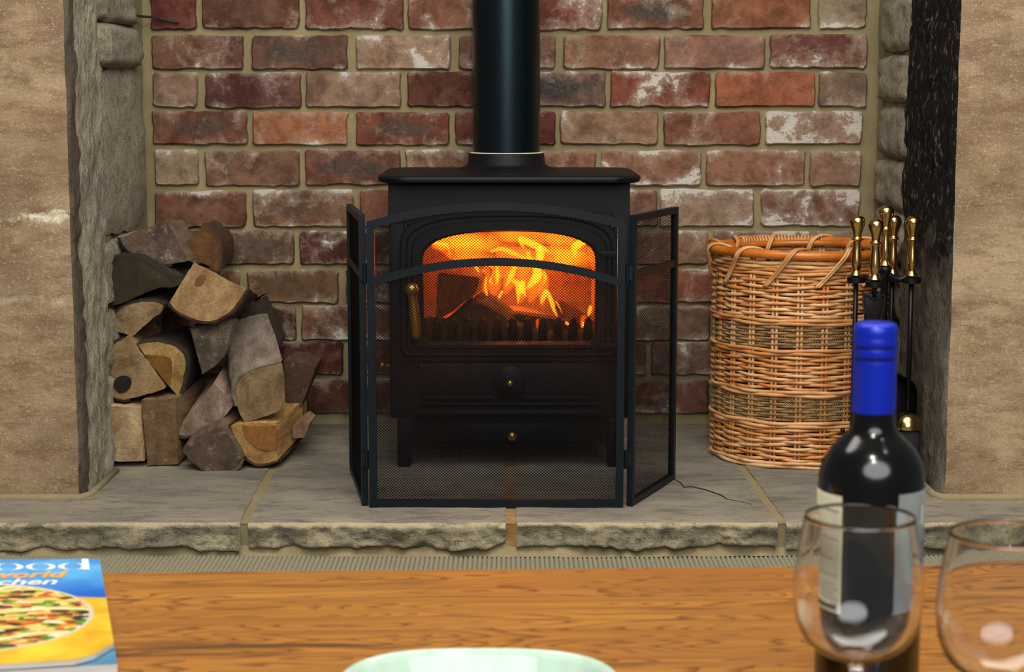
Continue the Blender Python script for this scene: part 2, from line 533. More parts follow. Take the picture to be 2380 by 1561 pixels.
def build_materials():
    m = MAT
    m['brick'] = mat_brick()
    m['mortar'] = mat_mortar()
    m['mortar_h'] = mat_mortar('hearth_mortar', (128, 115, 84), (154, 139, 104))
    m['pier'] = mat_pier()
    m['rough'] = mat_stone('hewn_stone', (150, 142, 126), (176, 165, 143), (98, 92, 84), 8, 0.9, (1, 1, 0.45))
    m['edge'] = mat_stone('tooled_arris', (86, 76, 66), (104, 92, 78), (62, 55, 49), 12, 0.8, (1, 1, 0.5))
    m['rubble'] = mat_stone('rubble_stone', (150, 141, 122), (178, 166, 142), (108, 103, 95), 9, 0.9)
    m['soot'] = mat_stone('sooted_stone', (92, 86, 77), (122, 114, 101), (58, 55, 51), 9, 1.0, (1, 1, 0.5), soot=True)
    m['slab'] = mat_slab()
    m['slab_face'] = mat_stone('riven_flagstone_edge', (104, 100, 88), (176, 164, 134), (66, 65, 59), 13, 1.0, (0.6, 1, 1.2), speck=(216, 200, 160), crest=0.066)
    m['iron'] = mat_iron('stove_black', (10, 10, 14), 0.5, 0.16, 800, spec=0.22)
    m['pipe'] = mat_iron('pipe_enamel', (6, 10, 13), 0.30, 0.08, spec=0.38)
    m['pipe'].node_tree.nodes['Principled BSDF'].inputs['Specular Tint'].default_value = (0.55, 0.85, 1.0, 1)  # cool blue of the pipe's highlight put into the specular tint
    m['screen'] = mat_iron('screen_black', (3, 13, 20), 0.42, 0.05, spec=0.26)
    m['wire'] = mat_iron('wire_black', (6, 6, 7), 0.5, 0.0, spec=0.12)
    m['tool'] = mat_iron('tool_black', (7, 7, 9), 0.4, 0.1)
    m['brass'] = mat_simple('polished_brass', (214, 178, 112), 0.20, Metallic=1.0)
    m['brass2'] = mat_simple('aged_brass', (206, 158, 74), 0.36, Metallic=1.0)
    m['oak'] = mat_oak()
    m['wend'] = mat_wood_end()
    m['wsplit'] = mat_wood_split()
    m['bark'] = mat_bark()
    m['cane'] = mat_cane()
    q = NT('varnished_cane_rim')
    m['rim'] = q.fin(q.mix(q.mr(q.noise(12, 4), 0.35, 0.65), lin((168, 84, 18)), lin((206, 122, 44))), 0.3)
    m['rope'] = mat_rope()
    m['pane'] = mat_pane()
    m['carpet'] = mat_carpet()
    m['cover'] = mat_cover()
    m['pages'] = mat_pages()
    m['blue_cover'] = mat_simple('blue_cover', (70, 128, 164), 0.3)
    m['white_print'] = mat_simple('white_print', (232, 238, 240), 0.35)
    m['orange_print'] = mat_simple('orange_print', (250, 172, 20), 0.35)
    m['dark_print'] = mat_simple('dark_print', (70, 66, 62), 0.5)
    m['ash'] = mat_ash()
    m['firebrick'] = mat_stone('firebrick', (150, 118, 84), (176, 142, 104), (110, 80, 56), 10, 0.5)
    m['char'] = mat_stone('charred_log', (104, 72, 46), (136, 96, 62), (40, 28, 22), 14, 0.8)
    m['celadon'] = mat_simple('celadon_glaze', (186, 208, 190), 0.07)
    q = NT('clear_glass')
    m['glass'] = q.fin((1, 1, 1), 0.0, None, IOR=1.47, Transmission_Weight=1.0)
    m['bottle'] = mat_simple('dark_bottle_glass', (5, 6, 5), 0.17, IOR=1.5, Coat_Weight=0.25)
    m['cap'] = mat_simple('blue_foil', (6, 38, 176), 0.34, Metallic=0.15)
    m['label_cream'] = mat_simple('cream_label', (212, 204, 176), 0.6)
    m['label_grey'] = mat_simple('grey_label', (150, 154, 152), 0.5)
    m['bristle'] = mat_simple('black_bristle', (14, 13, 12), 0.8)
    m['cable'] = mat_simple('black_cable', (40, 38, 34), 0.6)
    m['flame_lo'] = mat_emit_volume('flame_orange', (1.0, 0.078, 0.002), 150)
    m['flame_hi'] = mat_emit_volume('flame_yellow', (1.0, 0.23, 0.004), 600)
    m['ember'] = mat_emit('glowing_ember', (1.0, 0.12, 0.004), 1.3)


build_materials()

# ------------------------------------------------------------------ mesh helpers


def ob(name, bm, mats, parent=None, smooth=True, angle=None):
    me = bpy.data.meshes.new(name)
    bmesh.ops.recalc_face_normals(bm, faces=bm.faces)
    bm.to_mesh(me)
    bm.free()
    if not isinstance(mats, (list, tuple)):
        mats = [mats]
    for m in mats:
        me.materials.append(MAT[m] if isinstance(m, str) else m)
    if smooth:
        me.polygons.foreach_set('use_smooth', [True] * len(me.polygons))
        if angle:
            me.set_sharp_from_angle(angle=R(angle))
    o = bpy.data.objects.new(name, me)
    COL.objects.link(o)
    if parent:
        adopt(o, parent)
    return o


def world_of(p):
    m = p.matrix_basis.copy()
    return world_of(p.parent) @ p.matrix_parent_inverse @ m if p.parent else m


def adopt(o, parent):
    o.parent = parent
    o.matrix_parent_inverse = world_of(parent).inverted()


def thing(name, label, cat, loc, group=None):
    o = bpy.data.objects.new(name, None)
    COL.objects.link(o)
    o.location = loc
    o.empty_display_size = 0.05
    return tag(o, label, cat, group)


def tag(o, label, cat, group=None, kind=None):
    o['label'] = label
    o['category'] = cat
    if group:
        o['group'] = group
    if kind:
        o['kind'] = kind
    return o


def origin(o, p):
    p = Vector(p)
    o.data.transform(Matrix.Translation(-p))
    o.location = p


def box(bm, x0, x1, y0, y1, z0, z1, bev=0.0, seg=2, mi=0):
    r = bmesh.ops.create_cube(bm, size=1.0)
    vs_ = r['verts']
    for v in vs_:
        v.co = Vector(((x0 + x1) / 2 + v.co.x * (x1 - x0), (y0 + y1) / 2 + v.co.y * (y1 - y0), (z0 + z1) / 2 + v.co.z * (z1 - z0)))
    fs = {f for v in vs_ for f in v.link_faces}
    for f in fs:
        f.material_index = mi
    if bev:
        es = list({e for v in vs_ for e in v.link_edges})
        bmesh.ops.bevel(bm, geom=es, offset=bev, segments=seg, affect='EDGES', profile=0.6)


def tube(bm, pts, rad, sides=8, closed=False, cap=True, sq=None):
    pts = [Vector(p) for p in pts]
    n = len(pts)
    rad = rad if isinstance(rad, (list, tuple)) else [rad] * n
    rings = []
    up = None
    for i, p in enumerate(pts):
        a = pts[(i - 1) % n] if (closed or i > 0) else p
        b = pts[(i + 1) % n] if (closed or i < n - 1) else p
        t = (b - a)
        if t.length < 1e-9:
            t = Vector((0, 0, 1))
        t.normalize()
        if up is None:
            up = Vector((0, 0, 1)) if abs(t.z) < 0.9 else Vector((0, 1, 0))
        s = t.cross(up)
        if s.length < 1e-6:
            s = t.cross(Vector((1, 0, 0)))
        s.normalize()
        up = s.cross(t).normalized()
        ring = []
        for k in range(sides):
            an = 2 * PI * k / sides
            ring.append(bm.verts.new(p + (s * math.cos(an) * (sq or 1) + up * math.sin(an)) * rad[i]))
        rings.append(ring)
    m = n if closed else n - 1
    for i in range(m):
        A, B = rings[i], rings[(i + 1) % n]
        for k in range(sides):
            bm.faces.new((A[k], A[(k + 1) % sides], B[(k + 1) % sides], B[k]))
    if cap and not closed:
        bm.faces.new(rings[0])
        bm.faces.new(rings[-1])


def lathe(bm, prof, c=(0, 0, 0), seg=32, mi=0, sx=1.0, sy=1.0):
    c = Vector(c)
    rings = []
    for r, z in prof:
        if r < 1e-6:
            rings.append([bm.verts.new(c + Vector((0, 0, z)))])
        else:
            rings.append([bm.verts.new(c + Vector((r * math.cos(2 * PI * k / seg) * sx, r * math.sin(2 * PI * k / seg) * sy, z))) for k in range(seg)])
    for A, B in zip(rings, rings[1:]):
        for k in range(seg):
            k2 = (k + 1) % seg
            if len(A) == 1 and len(B) == 1:
                continue
            if len(A) == 1:
                f = bm.faces.new((A[0], B[k], B[k2]))
            elif len(B) == 1:
                f = bm.faces.new((A[k], A[k2], B[0]))
            else:
                f = bm.faces.new((A[k], A[k2], B[k2], B[k]))
            f.material_index = mi


def smooth_prof(pts, n=4):
    out = []
    for i in range(len(pts) - 1):
        p0 = pts[max(0, i - 1)]
        p1, p2 = pts[i], pts[i + 1]
        p3 = pts[min(len(pts) - 1, i + 2)]
        for k in range(n):
            t = k / n
            out.append(tuple(0.5 * ((2 * b) + (-a + c) * t + (2 * a - 5 * b + 4 * c - d) * t * t + (-a + 3 * b - 3 * c + d) * t ** 3)
                             for a, b, c, d in zip(p0, p1, p2, p3)))
    out.append(tuple(pts[-1]))
    return out


def grid(bm, fn, nu, nv, mi=0):
    vsx = [[bm.verts.new(fn(i / nu, j / nv)) for j in range(nv + 1)] for i in range(nu + 1)]
    for i in range(nu):
        for j in range(nv):
            f = bm.faces.new((vsx[i][j], vsx[i + 1][j], vsx[i + 1][j + 1], vsx[i][j + 1]))
            f.material_index = mi
    return vsx


def nz(p, s, seed=0.0):
    return noise.noise(Vector((p[0] * s + seed, p[1] * s - seed * 0.7, p[2] * s + seed * 1.3)))


def fnz(p, s, seed=0.0, o=4):
    return noise.fractal(Vector((p[0] * s + seed, p[1] * s - seed * 0.7, p[2] * s + seed * 1.3)), 0.9, 2.1, o)


# ================================================================== THE SETTING
HZ = 0.066          # hearth top
WALL_Y = 4.25
PIER_Y = 3.457
bm = bmesh.new()
box(bm, -1.6, 1.6, 0.2, 3.30, -0.06, -0.006)
fl = ob('floor', bm, 'mortar_h', smooth=False)
fl['kind'] = 'structure'

# ---- back wall: mortar bed with every brick a piece of its own
bm = bmesh.new()


def wallpt(u, v):
    x = -0.93 + 1.86 * u
    z = -0.02 + 1.32 * v
    y = WALL_Y + 0.0035 * fnz((x, 0, z), 9, 3.0)
    return Vector((x, y, z))


grid(bm, wallpt, 90, 64)
box(bm, -0.93, 0.93, WALL_Y + 0.02, WALL_Y + 0.12, -0.02, 1.30)
wb = ob('wall_back', bm, 'mortar')
wb['kind'] = 'structure'
rows_v = [(-100, -26), (-9, 66), (83, 158), (170, 248), (261, 335), (351, 430), (444, 526), (539, 613), (629, 702), (712, 788), (797, 870), (884, 958)]
G0 = (112, 72, 58)
rows = [
    [(353, 565), (586, 806), (828, 1045), (1068, 1290), (1312, 1530), (1547, 1775), (1793, 2013)],
    [(350, 455, (112, 46, 40), .2), (470, 693, (112, 66, 56), .4, 1), (710, 935, (122, 62, 54), .5), (950, 1165, (146, 84, 68), .65), (1180, 1397, (128, 58, 50), .7),
     (1413, 1633, (128, 72, 55), .5, 9), (1657, 1882, (152, 82, 52), .3), (1905, 2012, (140, 122, 104), .75)],
    [(353, 565, (118, 72, 62), .35), (586, 806, (112, 74, 62), .3, 7), (828, 1045, (152, 112, 90), .75), (1068, 1290, (128, 82, 70), .5), (1312, 1530, (142, 92, 72), .6),
     (1547, 1775, (150, 98, 90), .5), (1793, 2013, (126, 68, 60), .6)],
    [(355, 458, (142, 106, 92), .5), (476, 698, (104, 56, 58), .3), (712, 930, (150, 112, 98), .4), (948, 1165, (104, 52, 44), .2), (1180, 1405, (122, 86, 82), .35, 10),
     (1422, 1648, (132, 54, 36), .62), (1665, 1892, (160, 76, 40), .2), (1906, 2012, (142, 112, 98), .55)],
    [(355, 573, (118, 66, 52), .3, 6), (588, 806, (168, 96, 60), .65), (828, 1042, (128, 58, 42), .35, 7), (1060, 1290, (116, 50, 46), .45), (1305, 1527, (156, 112, 90), .45),
     (1545, 1765, (142, 76, 60), .4), (1783, 2002, (150, 102, 86), .9)],
    [(360, 460, (152, 126, 102), .5), (477, 695, (126, 82, 70), .55), (710, 930, (118, 66, 55), .35, 8), (945, 1165, (132, 86, 66), .5), (1180, 1382, (152, 96, 76), .4),
     (1400, 1628, (142, 86, 68), .7), (1645, 1868, (146, 90, 70), .55), (1886, 1998, (156, 110, 94), .45)],
    [(360, 570, (116, 66, 52), .4), (588, 820, (126, 82, 64), .6, 3), (838, 1060, (128, 68, 56), .35), (1080, 1290), (1305, 1525, (136, 86, 76), .5), (1537, 1750, (146, 110, 94), .75), (1772, 1996, (130, 78, 66), .8)],
    [(380, 490, (104, 78, 56), .3), (506, 682, (112, 80, 60), .4, 5), (698, 920, (88, 36, 33), .5), (940, 1160), (1180, 1395), (1415, 1643, (136, 92, 72), .5), (1660, 1880, (126, 80, 72), .6), (1898, 2000, (150, 120, 112), .6)],
    [(365, 555), (575, 785, (118, 82, 54), .45, 3), (805, 1020, (104, 46, 40), .6), (1040, 1260), (1280, 1440), (1455, 1660, (134, 64, 46), .4), (1680, 1890), (1905, 2000)],
    [(380, 478), (494, 686, (88, 50, 40), .45), (702, 910, (120, 70, 54), .55), (930, 1150), (1170, 1385), (1430, 1648, (134, 96, 82), .6), (1665, 1885), (1900, 2000)],
    [(370, 560), (580, 795, (80, 32, 28), .3), (815, 1030, (84, 38, 32), .3), (1050, 1270), (1290, 1500), (1516, 1660, (124, 92, 82), .5), (1680, 1890), (1905, 2000)],  # left bricks here and below take the low recess shade in their tint
    [(370, 480), (500, 696, (90, 52, 44), .3), (715, 930, (98, 56, 46), .45), (950, 1150), (1170, 1400), (1430, 1645, (114, 66, 56), .45), (1665, 1885), (1900, 2000)],
]


def brick_mesh(w, h, seed):
    r2 = random.Random(seed)
    bm = bmesh.new()
    nx, ny = (11, 4) if w > 0.15 else (6, 4)
    cr = r2.uniform(0.003, 0.007)
    pts = []

    def edge(a, b, n):
        for k in range(n):
            t = k / n
            pts.append((a[0] + (b[0] - a[0]) * t, a[1] + (b[1] - a[1]) * t))
    x, z = w / 2, h / 2
    edge((-x + cr, -z), (x - cr, -z), nx)
    edge((x - cr, -z), (x, -z + cr), 1)
    edge((x, -z + cr), (x, z - cr), ny)
    edge((x, z - cr), (x - cr, z), 1)
    edge((x - cr, z), (-x + cr, z), nx)
    edge((-x + cr, z), (-x, z - cr), 1)
    edge((-x, z - cr), (-x, -z + cr), ny)
    edge((-x, -z + cr), (-x + cr, -z), 1)
    jit = [(0.0034 * fnz((px, 0, pz), 40, seed * 1.7, 3), 0.0038 * fnz((px, 0, pz), 40, seed * 2.9 + 5, 3)) for px, pz in pts]
    rings = []
    for inset, y in ((0.0, 0.02), (0.0, -0.003), (0.0032, -0.0085)):
        ring = []
        for (px, pz), (jx, jz) in zip(pts, jit):
            sx = max(0.0, 1 - inset / x)
            sz = max(0.0, 1 - inset / z)
            yy = y + (0.0022 * nz((px, 1, pz), 26, seed) if y < 0 else 0)
            ring.append(bm.verts.new(((px + jx) * sx, yy, (pz + jz) * sz)))
        rings.append(ring)
    n = len(pts)
    for A, B in zip(rings, rings[1:]):
        for k in range(n):
            bm.faces.new((A[k], A[(k + 1) % n], B[(k + 1) % n], B[k]))
    bm.faces.new(rings[-1])
    return bm


seed = 1
for (v0, v1), row in zip(rows_v, rows):
    for b in row:
        u0, u1 = b[0], b[1]
        c = b[2] if len(b) > 2 else tuple(int(g * rnd.uniform(0.85, 1.15)) for g in G0)
        pale = b[3] if len(b) > 3 else rnd.uniform(0.25, 0.55)
        sc = b[4] if len(b) > 4 else 0
        dv = rnd.uniform(-2.0, 2.0)
        p0, p1 = PY(u0 - 2, v0 - 2 + dv, WALL_Y - 0.012), PY(u1 + 2, v1 + 2 + dv, WALL_Y - 0.012)
        o = ob('brick', brick_mesh(p1.x - p0.x, p0.z - p1.z, seed), 'brick', angle=50)
        o.location = ((p0.x + p1.x) / 2, WALL_Y - 0.004, (p0.z + p1.z) / 2)
        o.rotation_euler = (0, rnd.uniform(-0.008, 0.008), 0)
        adopt(o, wb)
        lc_ = lin(tuple(min(255, x * 1.06) for x in c))
        gm = 0.5 * lc_[0] + 0.3 * lc_[1] + 0.2 * lc_[2]
        o.color = (*(x * m_ + gm * 0.25 * k_ for x, m_, k_ in zip(lc_, (0.70, 0.76, 0.64), (1.05, 1.0, 0.78))), pale)
        o.pass_index = sc
        seed += 1

# ---- rough side walls of the recess: mortar with rubble stones


def rubble(name, bm, parent, seed):
    o = ob(name, bm, 'rubble', parent)
    return o


def stone_mesh(c, size, axis, seed, proud=0.02):
    """an irregular faced stone lying in a side wall; axis=+1 faces +X"""
    bm = bmesh.new()
    n = 7
    (cy, cz), (sy, sz) = c[1:], size

    def fn(u, v):
        a, b = u * 2 - 1, v * 2 - 1
        k = 0.90 + 0.10 * abs(nz((a * 2, b * 2, seed), 1.0, seed))
        rr = max(abs(a), abs(b))
        # square disc with rounded corners
        q = 1.0 - 0.10 * (abs(a) * abs(b)) ** 2
        y = cy + a * sy * q * k
        z = cz + b * sz * q * k
        d = proud * 0.6 * (1 - rr ** 6) + 0.010 * fnz((y, seed, z), 22, seed) * (1 if rr < 0.99 else 0)
        return Vector((c[0] + axis * d, y, z))
    grid(bm, fn, 12, 12)
    return bm


bm = bmesh.new()
grid(bm, lambda u, v: Vector((-0.858 + 0.006 * fnz((0, u * 3, v * 3), 3, 2), 3.70 + 0.56 * u, 1.30 * v - 0.02)), 20, 40)
box(bm, -1.0, -0.87, 3.70, 4.36, -0.02, 1.30)
wl = ob('wall_left', bm, 'mortar')
wl['kind'] = 'structure'
XL = -0.854


def side_v(v, y):
    return zy(v, y)


k = 0
for (v0, v1, ya, yb, pr) in [(-110, -40, 3.74, 4.10, .02), (-20, 55, 3.74, 4.15, .03), (60, 158, 3.74, 4.17, .04), (166, 528, 3.73, 4.21, .022),
                             (545, 680, 3.74, 4.18, .02), (690, 820, 3.74, 4.2, .02), (832, 960, 3.74, 4.2, .02)]:
    yc = (ya + yb) / 2
    zt, zb = zy(v0, 4.0), zy(v1, 4.0)
    rubble('stone', stone_mesh((XL, yc, (zt + zb) / 2), ((yb - ya) / 2 * 1.12, (zt - zb) / 2 * 1.14), 1, 3.1 + k, pr), wl, k)
    k += 1

bm = bmesh.new()
grid(bm, lambda u, v: Vector((0.853 + 0.006 * fnz((0, u * 3, v * 3), 3, 8), 3.70 + 0.56 * u, 1.30 * v - 0.02)), 20, 40)
box(bm, 0.865, 1.0, 3.70, 4.36, -0.02, 1.30)
wr = ob('wall_right', bm, 'mortar')
wr['kind'] = 'structure'
for (v0, v1, ya, yb, pr) in [(-110, -15, 3.85, 4.18, .02), (-6, 118, 3.85, 4.19, .024), (130, 236, 3.85, 4.20, .026), (250, 365, 3.85, 4.17, .03), (374, 482, 3.85, 4.22, .024),
                             (490, 600, 3.86, 4.20, .026), (610, 730, 3.86, 4.2, .02), (740, 850, 3.86, 4.2, .02), (860, 960, 3.86, 4.2, .02)]:
    yc = (ya + yb) / 2
    zt, zb = zy(v0, 4.05), zy(v1, 4.05)
    rubble('stone', stone_mesh((0.849, yc, (zt + zb) / 2), ((yb - ya) / 2 * 1.1, (zt - zb) / 2 * 1.12), -1, 23.1 + k, pr), wr, k)
    k += 1

# ---- the two dressed stone piers


def pier(s, xe, y_back, side_mat, label, seed, rag):
    """cross section swept up in many courses; front face, tooled arris, hewn reveal"""
    bm = bmesh.new()
    nzs = 90
    sec = []
    # (x, y, roughness, material of the face that starts here)
    xs = [(1.32, PIER_Y, 0, 0), (1.1, PIER_Y, 0, 0), (0.95, PIER_Y, 0, 0), (xe + 0.004, PIER_Y, 0.3, 1), (xe - 0.001, PIER_Y + 0.010, 0.6, 1),
          (xe - 0.002, PIER_Y + 0.03, 0.8, 1), (xe - 0.003, PIER_Y + 0.055, 1, 2)]
    n = 20
    for i in range(1, n + 1):
        t = i / n
        xs.append((xe - 0.004, PIER_Y + 0.055 + (y_back - PIER_Y - 0.055) * t, 1 if i < n else 1.0, 2))
    xs.append((xe + 0.08, y_back + 0.01, 0.5, 2))
    xs.append((1.32, y_back + 0.02, 0, 2))
    cols = []
    for j in range(nzs + 1):
        z = HZ - 0.004 + (1.30 - HZ) * j / nzs
        row = []
        for (x, y, r, m) in xs:
            dx = r * (0.009 * fnz((y, z * 0.55, 2), 20, seed, 4) + 0.005 * fnz((y, z, 7), 60, seed))
            dy = (0.0012 * nz((x, z, 0), 30, seed)) if r == 0 else r * 0.004 * fnz((x, z, 5), 30, seed)
            if r == 1.0 and y > y_back - 0.001:
                dy += rag * fnz((0, z, 3), 9, seed, 5)
            row.append(bm.verts.new((s * (x - dx if y > PIER_Y + 0.001 else x - dx * 0.5), y + dy, z)))
        cols.append(row)
    for j in range(nzs):
        for i in range(len(xs) - 1):
            f = bm.faces.new((cols[j][i], cols[j][i + 1], cols[j + 1][i + 1], cols[j + 1][i]))
            f.material_index = xs[i][3]
    o = ob('stone_pier', bm, ['pier', 'edge' if side_mat != 'soot' else 'soot', side_mat], angle=60)
    tag(o, label, 'pier', None, 'structure')
    bm = bmesh.new()
    tube(bm, [(s * 1.32, PIER_Y - 0.006, HZ + 0.002), (s * 1.0, PIER_Y - 0.006, HZ + 0.002), (s * (xe + 0.0), PIER_Y - 0.008, HZ + 0.002), (s * (xe - 0.012), PIER_Y + 0.02, HZ + 0.002),
              (s * (xe - 0.014), y_back - 0.01, HZ + 0.002)], [0.008, 0.009, 0.009, 0.008, 0.007], 8)
    ob('mortar_bead', bm, 'mortar_h', o)
    return o


pier(-1, 0.842, 3.72, 'rough', 'dressed sandstone pier with grey hewn reveal beside the log pile', 1.0, 0.0)
pier(1, 0.842, 3.86, 'soot', 'dressed sandstone pier with soot blackened reveal beside the basket', 5.0, 0.022)

# ---- raised hearth of four flagstones
bm = bmesh.new()
box(bm, -1.34, 1.34, 3.283, 4.36, 0.0, HZ - 0.006)
hb = ob('hearth', bm, 'mortar_h', smooth=False)
tag(hb, 'raised hearth of four worn grey flagstones with riven front edges', 'hearth', None, 'structure')
FY = 3.257
J = [(None, None),
     (GZ(561, 1224, HZ), GZ(640, 1075, HZ)),
     (GZ(1188, 1222, HZ), GZ(1184, 1075, HZ)),
     (GZ(1826, 1226, HZ), GZ(1722, 1080, HZ)),
     (None, None)]


def jx(i, y):
    if i == 0:
        return -1.34
    if i == 4:
        return 1.34
    a, b = J[i]
    t = (y - a.y) / (b.y - a.y)
    return a.x + (b.x - a.x) * t


for i in range(4):
    bm = bmesh.new()
    gap = 0.009
    sd = 2.7 * i + 1
    nu = 70 if i in (0, 1, 2) else 50

    def P(u, y, z, rough, i=i, sd=sd):
        x = jx(i, y) + gap + (jx(i + 1, y) - jx(i, y) - 2 * gap) * u
        e = 1 if 0 < u < 1 else 0.3
        yy, zz = y, z
        if u in (0, 1):
            x += 0.004 * fnz((0, y, 1), 30, sd)
        if rough:
            yy += rough * (0.016 * fnz((x, 0, z), 16, sd, 5) + 0.006 * fnz((x, 0, z), 70, sd))
        else:
            zz += 0.0016 * fnz((x, y, 0), 9, sd)
        return Vector((x, yy, zz))
    ny = 26
    prof = [(4.30, HZ, 0)]
    for k in range(1, ny):
        t = k / ny
        prof.append((4.30 - (4.30 - FY - 0.012) * t, HZ, 0))
    prof += [(FY + 0.006, HZ - 0.001, 0.25), (FY + 0.001, HZ - 0.006, 0.6)]
    for k in range(1, 9):
        prof.append((FY + 0.003 * math.sin(k * 0.4), HZ - 0.006 - 0.042 * k / 8, 1.0))
    prof += [(FY + 0.035, HZ - 0.052, 0.6)]
    vv = []
    for a in range(nu + 1):
        u = a / nu
        col = []
        for (y, z, r) in prof:
            p = P(u, y, z, r)
            if z < HZ - 0.03:
                p.z += 0.012 * fnz((p.x, 0, 0), 11, sd + 3, 4) * ((HZ - z) / 0.05)
            col.append(bm.verts.new(p))
        vv.append(col)
    for a in range(nu):
        for k in range(len(prof) - 1):
            f = bm.faces.new((vv[a][k], vv[a + 1][k], vv[a + 1][k + 1], vv[a][k + 1]))
            f.material_index = 1 if prof[k][0] < FY + 0.008 else 0
    ob('flagstone', bm, ['slab', 'slab_face'], hb)
# mortar in the joints, slightly low, the middle one rust stained
for i in (1, 2, 3):
    bm = bmesh.new()
    n = 30

    def fn(u, v, i=i):
        y = FY + 0.004 + (0.98) * v
        w_ = 0.0125
        x = jx(i, y) + (u * 2 - 1) * w_
        return Vector((x, y, HZ - 0.0022 + 0.0012 * nz((x, y, 0), 60, i)))
    grid(bm, fn, 4, 60)
    grid(bm, lambda u, v, i=i: Vector((jx(i, FY) + (u * 2 - 1) * 0.0125, FY + 0.006 + 0.012 * v, HZ - 0.002 - 0.06 * v)), 4, 8)
    if i == 2:
        q = NT('rust_stained_mortar')
        MAT['rustmortar'] = q.fin(q.mix(q.mr(q.noise(40, 5), 0.35, 0.65), lin((140, 104, 62)), lin((164, 132, 88))), 0.9, q.bump(q.noise(150, 4), 0.5, 0.004))
    ob('mortar_joint', bm, 'rustmortar' if i == 2 else 'mortar_h', hb)
# hairline crack in the third flagstone
bm = bmesh.new()
pts = [GZ(a, b, HZ + 0.0004) for a, b in [(1560, 1110), (1582, 1122), (1590, 1132), (1608, 1130), (1640, 1138), (1675, 1150), (1690, 1160), (1720, 1166), (1748, 1172)]]
tube(bm, pts, 0.0016, 5)
c1 = ob('crack', bm, 'cable', hb)
c1['label'] = 'thin dark hairline crack'
# mortar haunch under the riven edge down to the carpet
bm = bmesh.new()


def hau(u, v):
    x = -1.34 + 2.68 * u
    d = 0.010 + 0.008 * math.sin(x * 3.1 + 1.0) - 0.012 * x
    y = 3.279 - (d + 0.008) * v ** 1.3
    z = 0.030 * (1 - v) ** 1.2 + 0.002
    p = Vector((x, y, z))
    p.y += 0.006 * fnz(p, 24, 4)
    p.z += 0.003 * fnz(p, 30, 9) * (1 - v)
    return p


grid(bm, hau, 160, 8)
ob('mortar_haunch', bm, 'mortar_h', hb)

# ---- ribbed carpet
bm = bmesh.new()
pitch = 0.0088
nr = int(2.6 / pitch)
for kx in range(nr):
    x0 = -1.3 + kx * pitch
    yb = 3.262 - 0.014 * x0 * 0.0 - 0.012 * math.sin(x0 * 3.1 + 1.0)
    jit = rnd.uniform(-0.0005, 0.0005)
    prof = [(-0.0044, 0.0), (-0.003, 0.004), (0, 0.0056), (0.003, 0.004), (0.0044, 0.0)]
    A, B = [], []
    for (dx, z) in prof:
        A.append(bm.verts.new((x0 + dx, yb + jit * 4, z - 0.001)))
        B.append(bm.verts.new((x0 + dx, 1.2, z - 0.001)))
    for i in range(4):
        bm.faces.new((A[i], A[i + 1], B[i + 1], B[i]))
cp = ob('carpet', bm, 'carpet')
tag(cp, 'beige ribbed loop carpet in front of the stone hearth', 'carpet', None, 'stuff')

# ================================================================== STOVE
SX = -0.006
SY = 3.765          # face of the body
st = thing('wood_stove', 'black cast iron wood burning stove with arched glass door', 'stove', (SX, 3.95, HZ))
hw = 0.252
zt = zy(418, SY)
zb = zy(972, SY)
yb_ = 4.13


def arch(w, z0, zs, z1, y, p=2.5, n=24, r0=0.012, cx=SX):
    pts = []
    # bottom edge with small rounded corners, then up the right side and over the arch
    for t in range(8):
        pts.append((cx - w + r0 + (2 * w - 2 * r0) * t / 7, y, z0))
    for t in range(1, 5):
        pts.append((cx + w, y, z0 + r0 + (zs - z0 - r0) * (t - 1) / 4))
    for t in range(n + 1):
        a = PI * t / n
        ca, sa = math.cos(a), math.sin(a)
        x = w * math.copysign(abs(ca) ** (2 / p), ca)
        z = zs + (z1 - zs) * abs(sa) ** (2 / p)
        pts.append((cx + x, y, z))
    for t in range(1, 5):
        pts.append((cx - w, y, zs - (zs - z0 - r0) * t / 4))
    return pts


def bridge(bm, loops, closed=True, capfirst=False, caplast=False):
    L = [[bm.verts.new(p) for p in lp] for lp in loops]
    n = len(L[0])
    for A, B in zip(L, L[1:]):
        for k in range(n):
            bm.faces.new((A[k], A[(k + 1) % n], B[(k + 1) % n], B[k]))
    if caplast:
        bm.faces.new(L[-1])
    if capfirst:
        bm.faces.new(L[0])
    return L


bm = bmesh.new()
box(bm, SX - hw, SX - hw + 0.035, SY, yb_, zb, zt, 0.006)
box(bm, SX + hw - 0.035, SX + hw, SY, yb_, zb, zt, 0.006)
box(bm, SX - hw + 0.02, SX + hw - 0.02, yb_ - 0.03, yb_, zb, zt)
box(bm, SX - hw + 0.005, SX + hw - 0.005, SY - 0.0008, yb_, zy(520, SY), zt - 0.001)
box(bm, SX - hw + 0.005, SX + hw - 0.005, SY - 0.0008, yb_, zb + 0.001, zy(800, SY))
ob('body', bm, 'iron', st, angle=40)
# top plate with rounded front corners and soft edge
bm = bmesh.new()


def plate_loop(hx, y0, y1, rc, z, n=10):
    pts = []
    for (cx, cy, a0) in ((SX + hx - rc, y1 - rc, 0), (SX - hx + rc, y1 - rc, 90), (SX - hx + rc, y0 + rc, 180), (SX + hx - rc, y0 + rc, 270)):
        for k in range(n + 1):
            a = R(a0 + 90 * k / n)
            pts.append((cx + rc * math.cos(a), cy + rc * math.sin(a), z))
    return pts


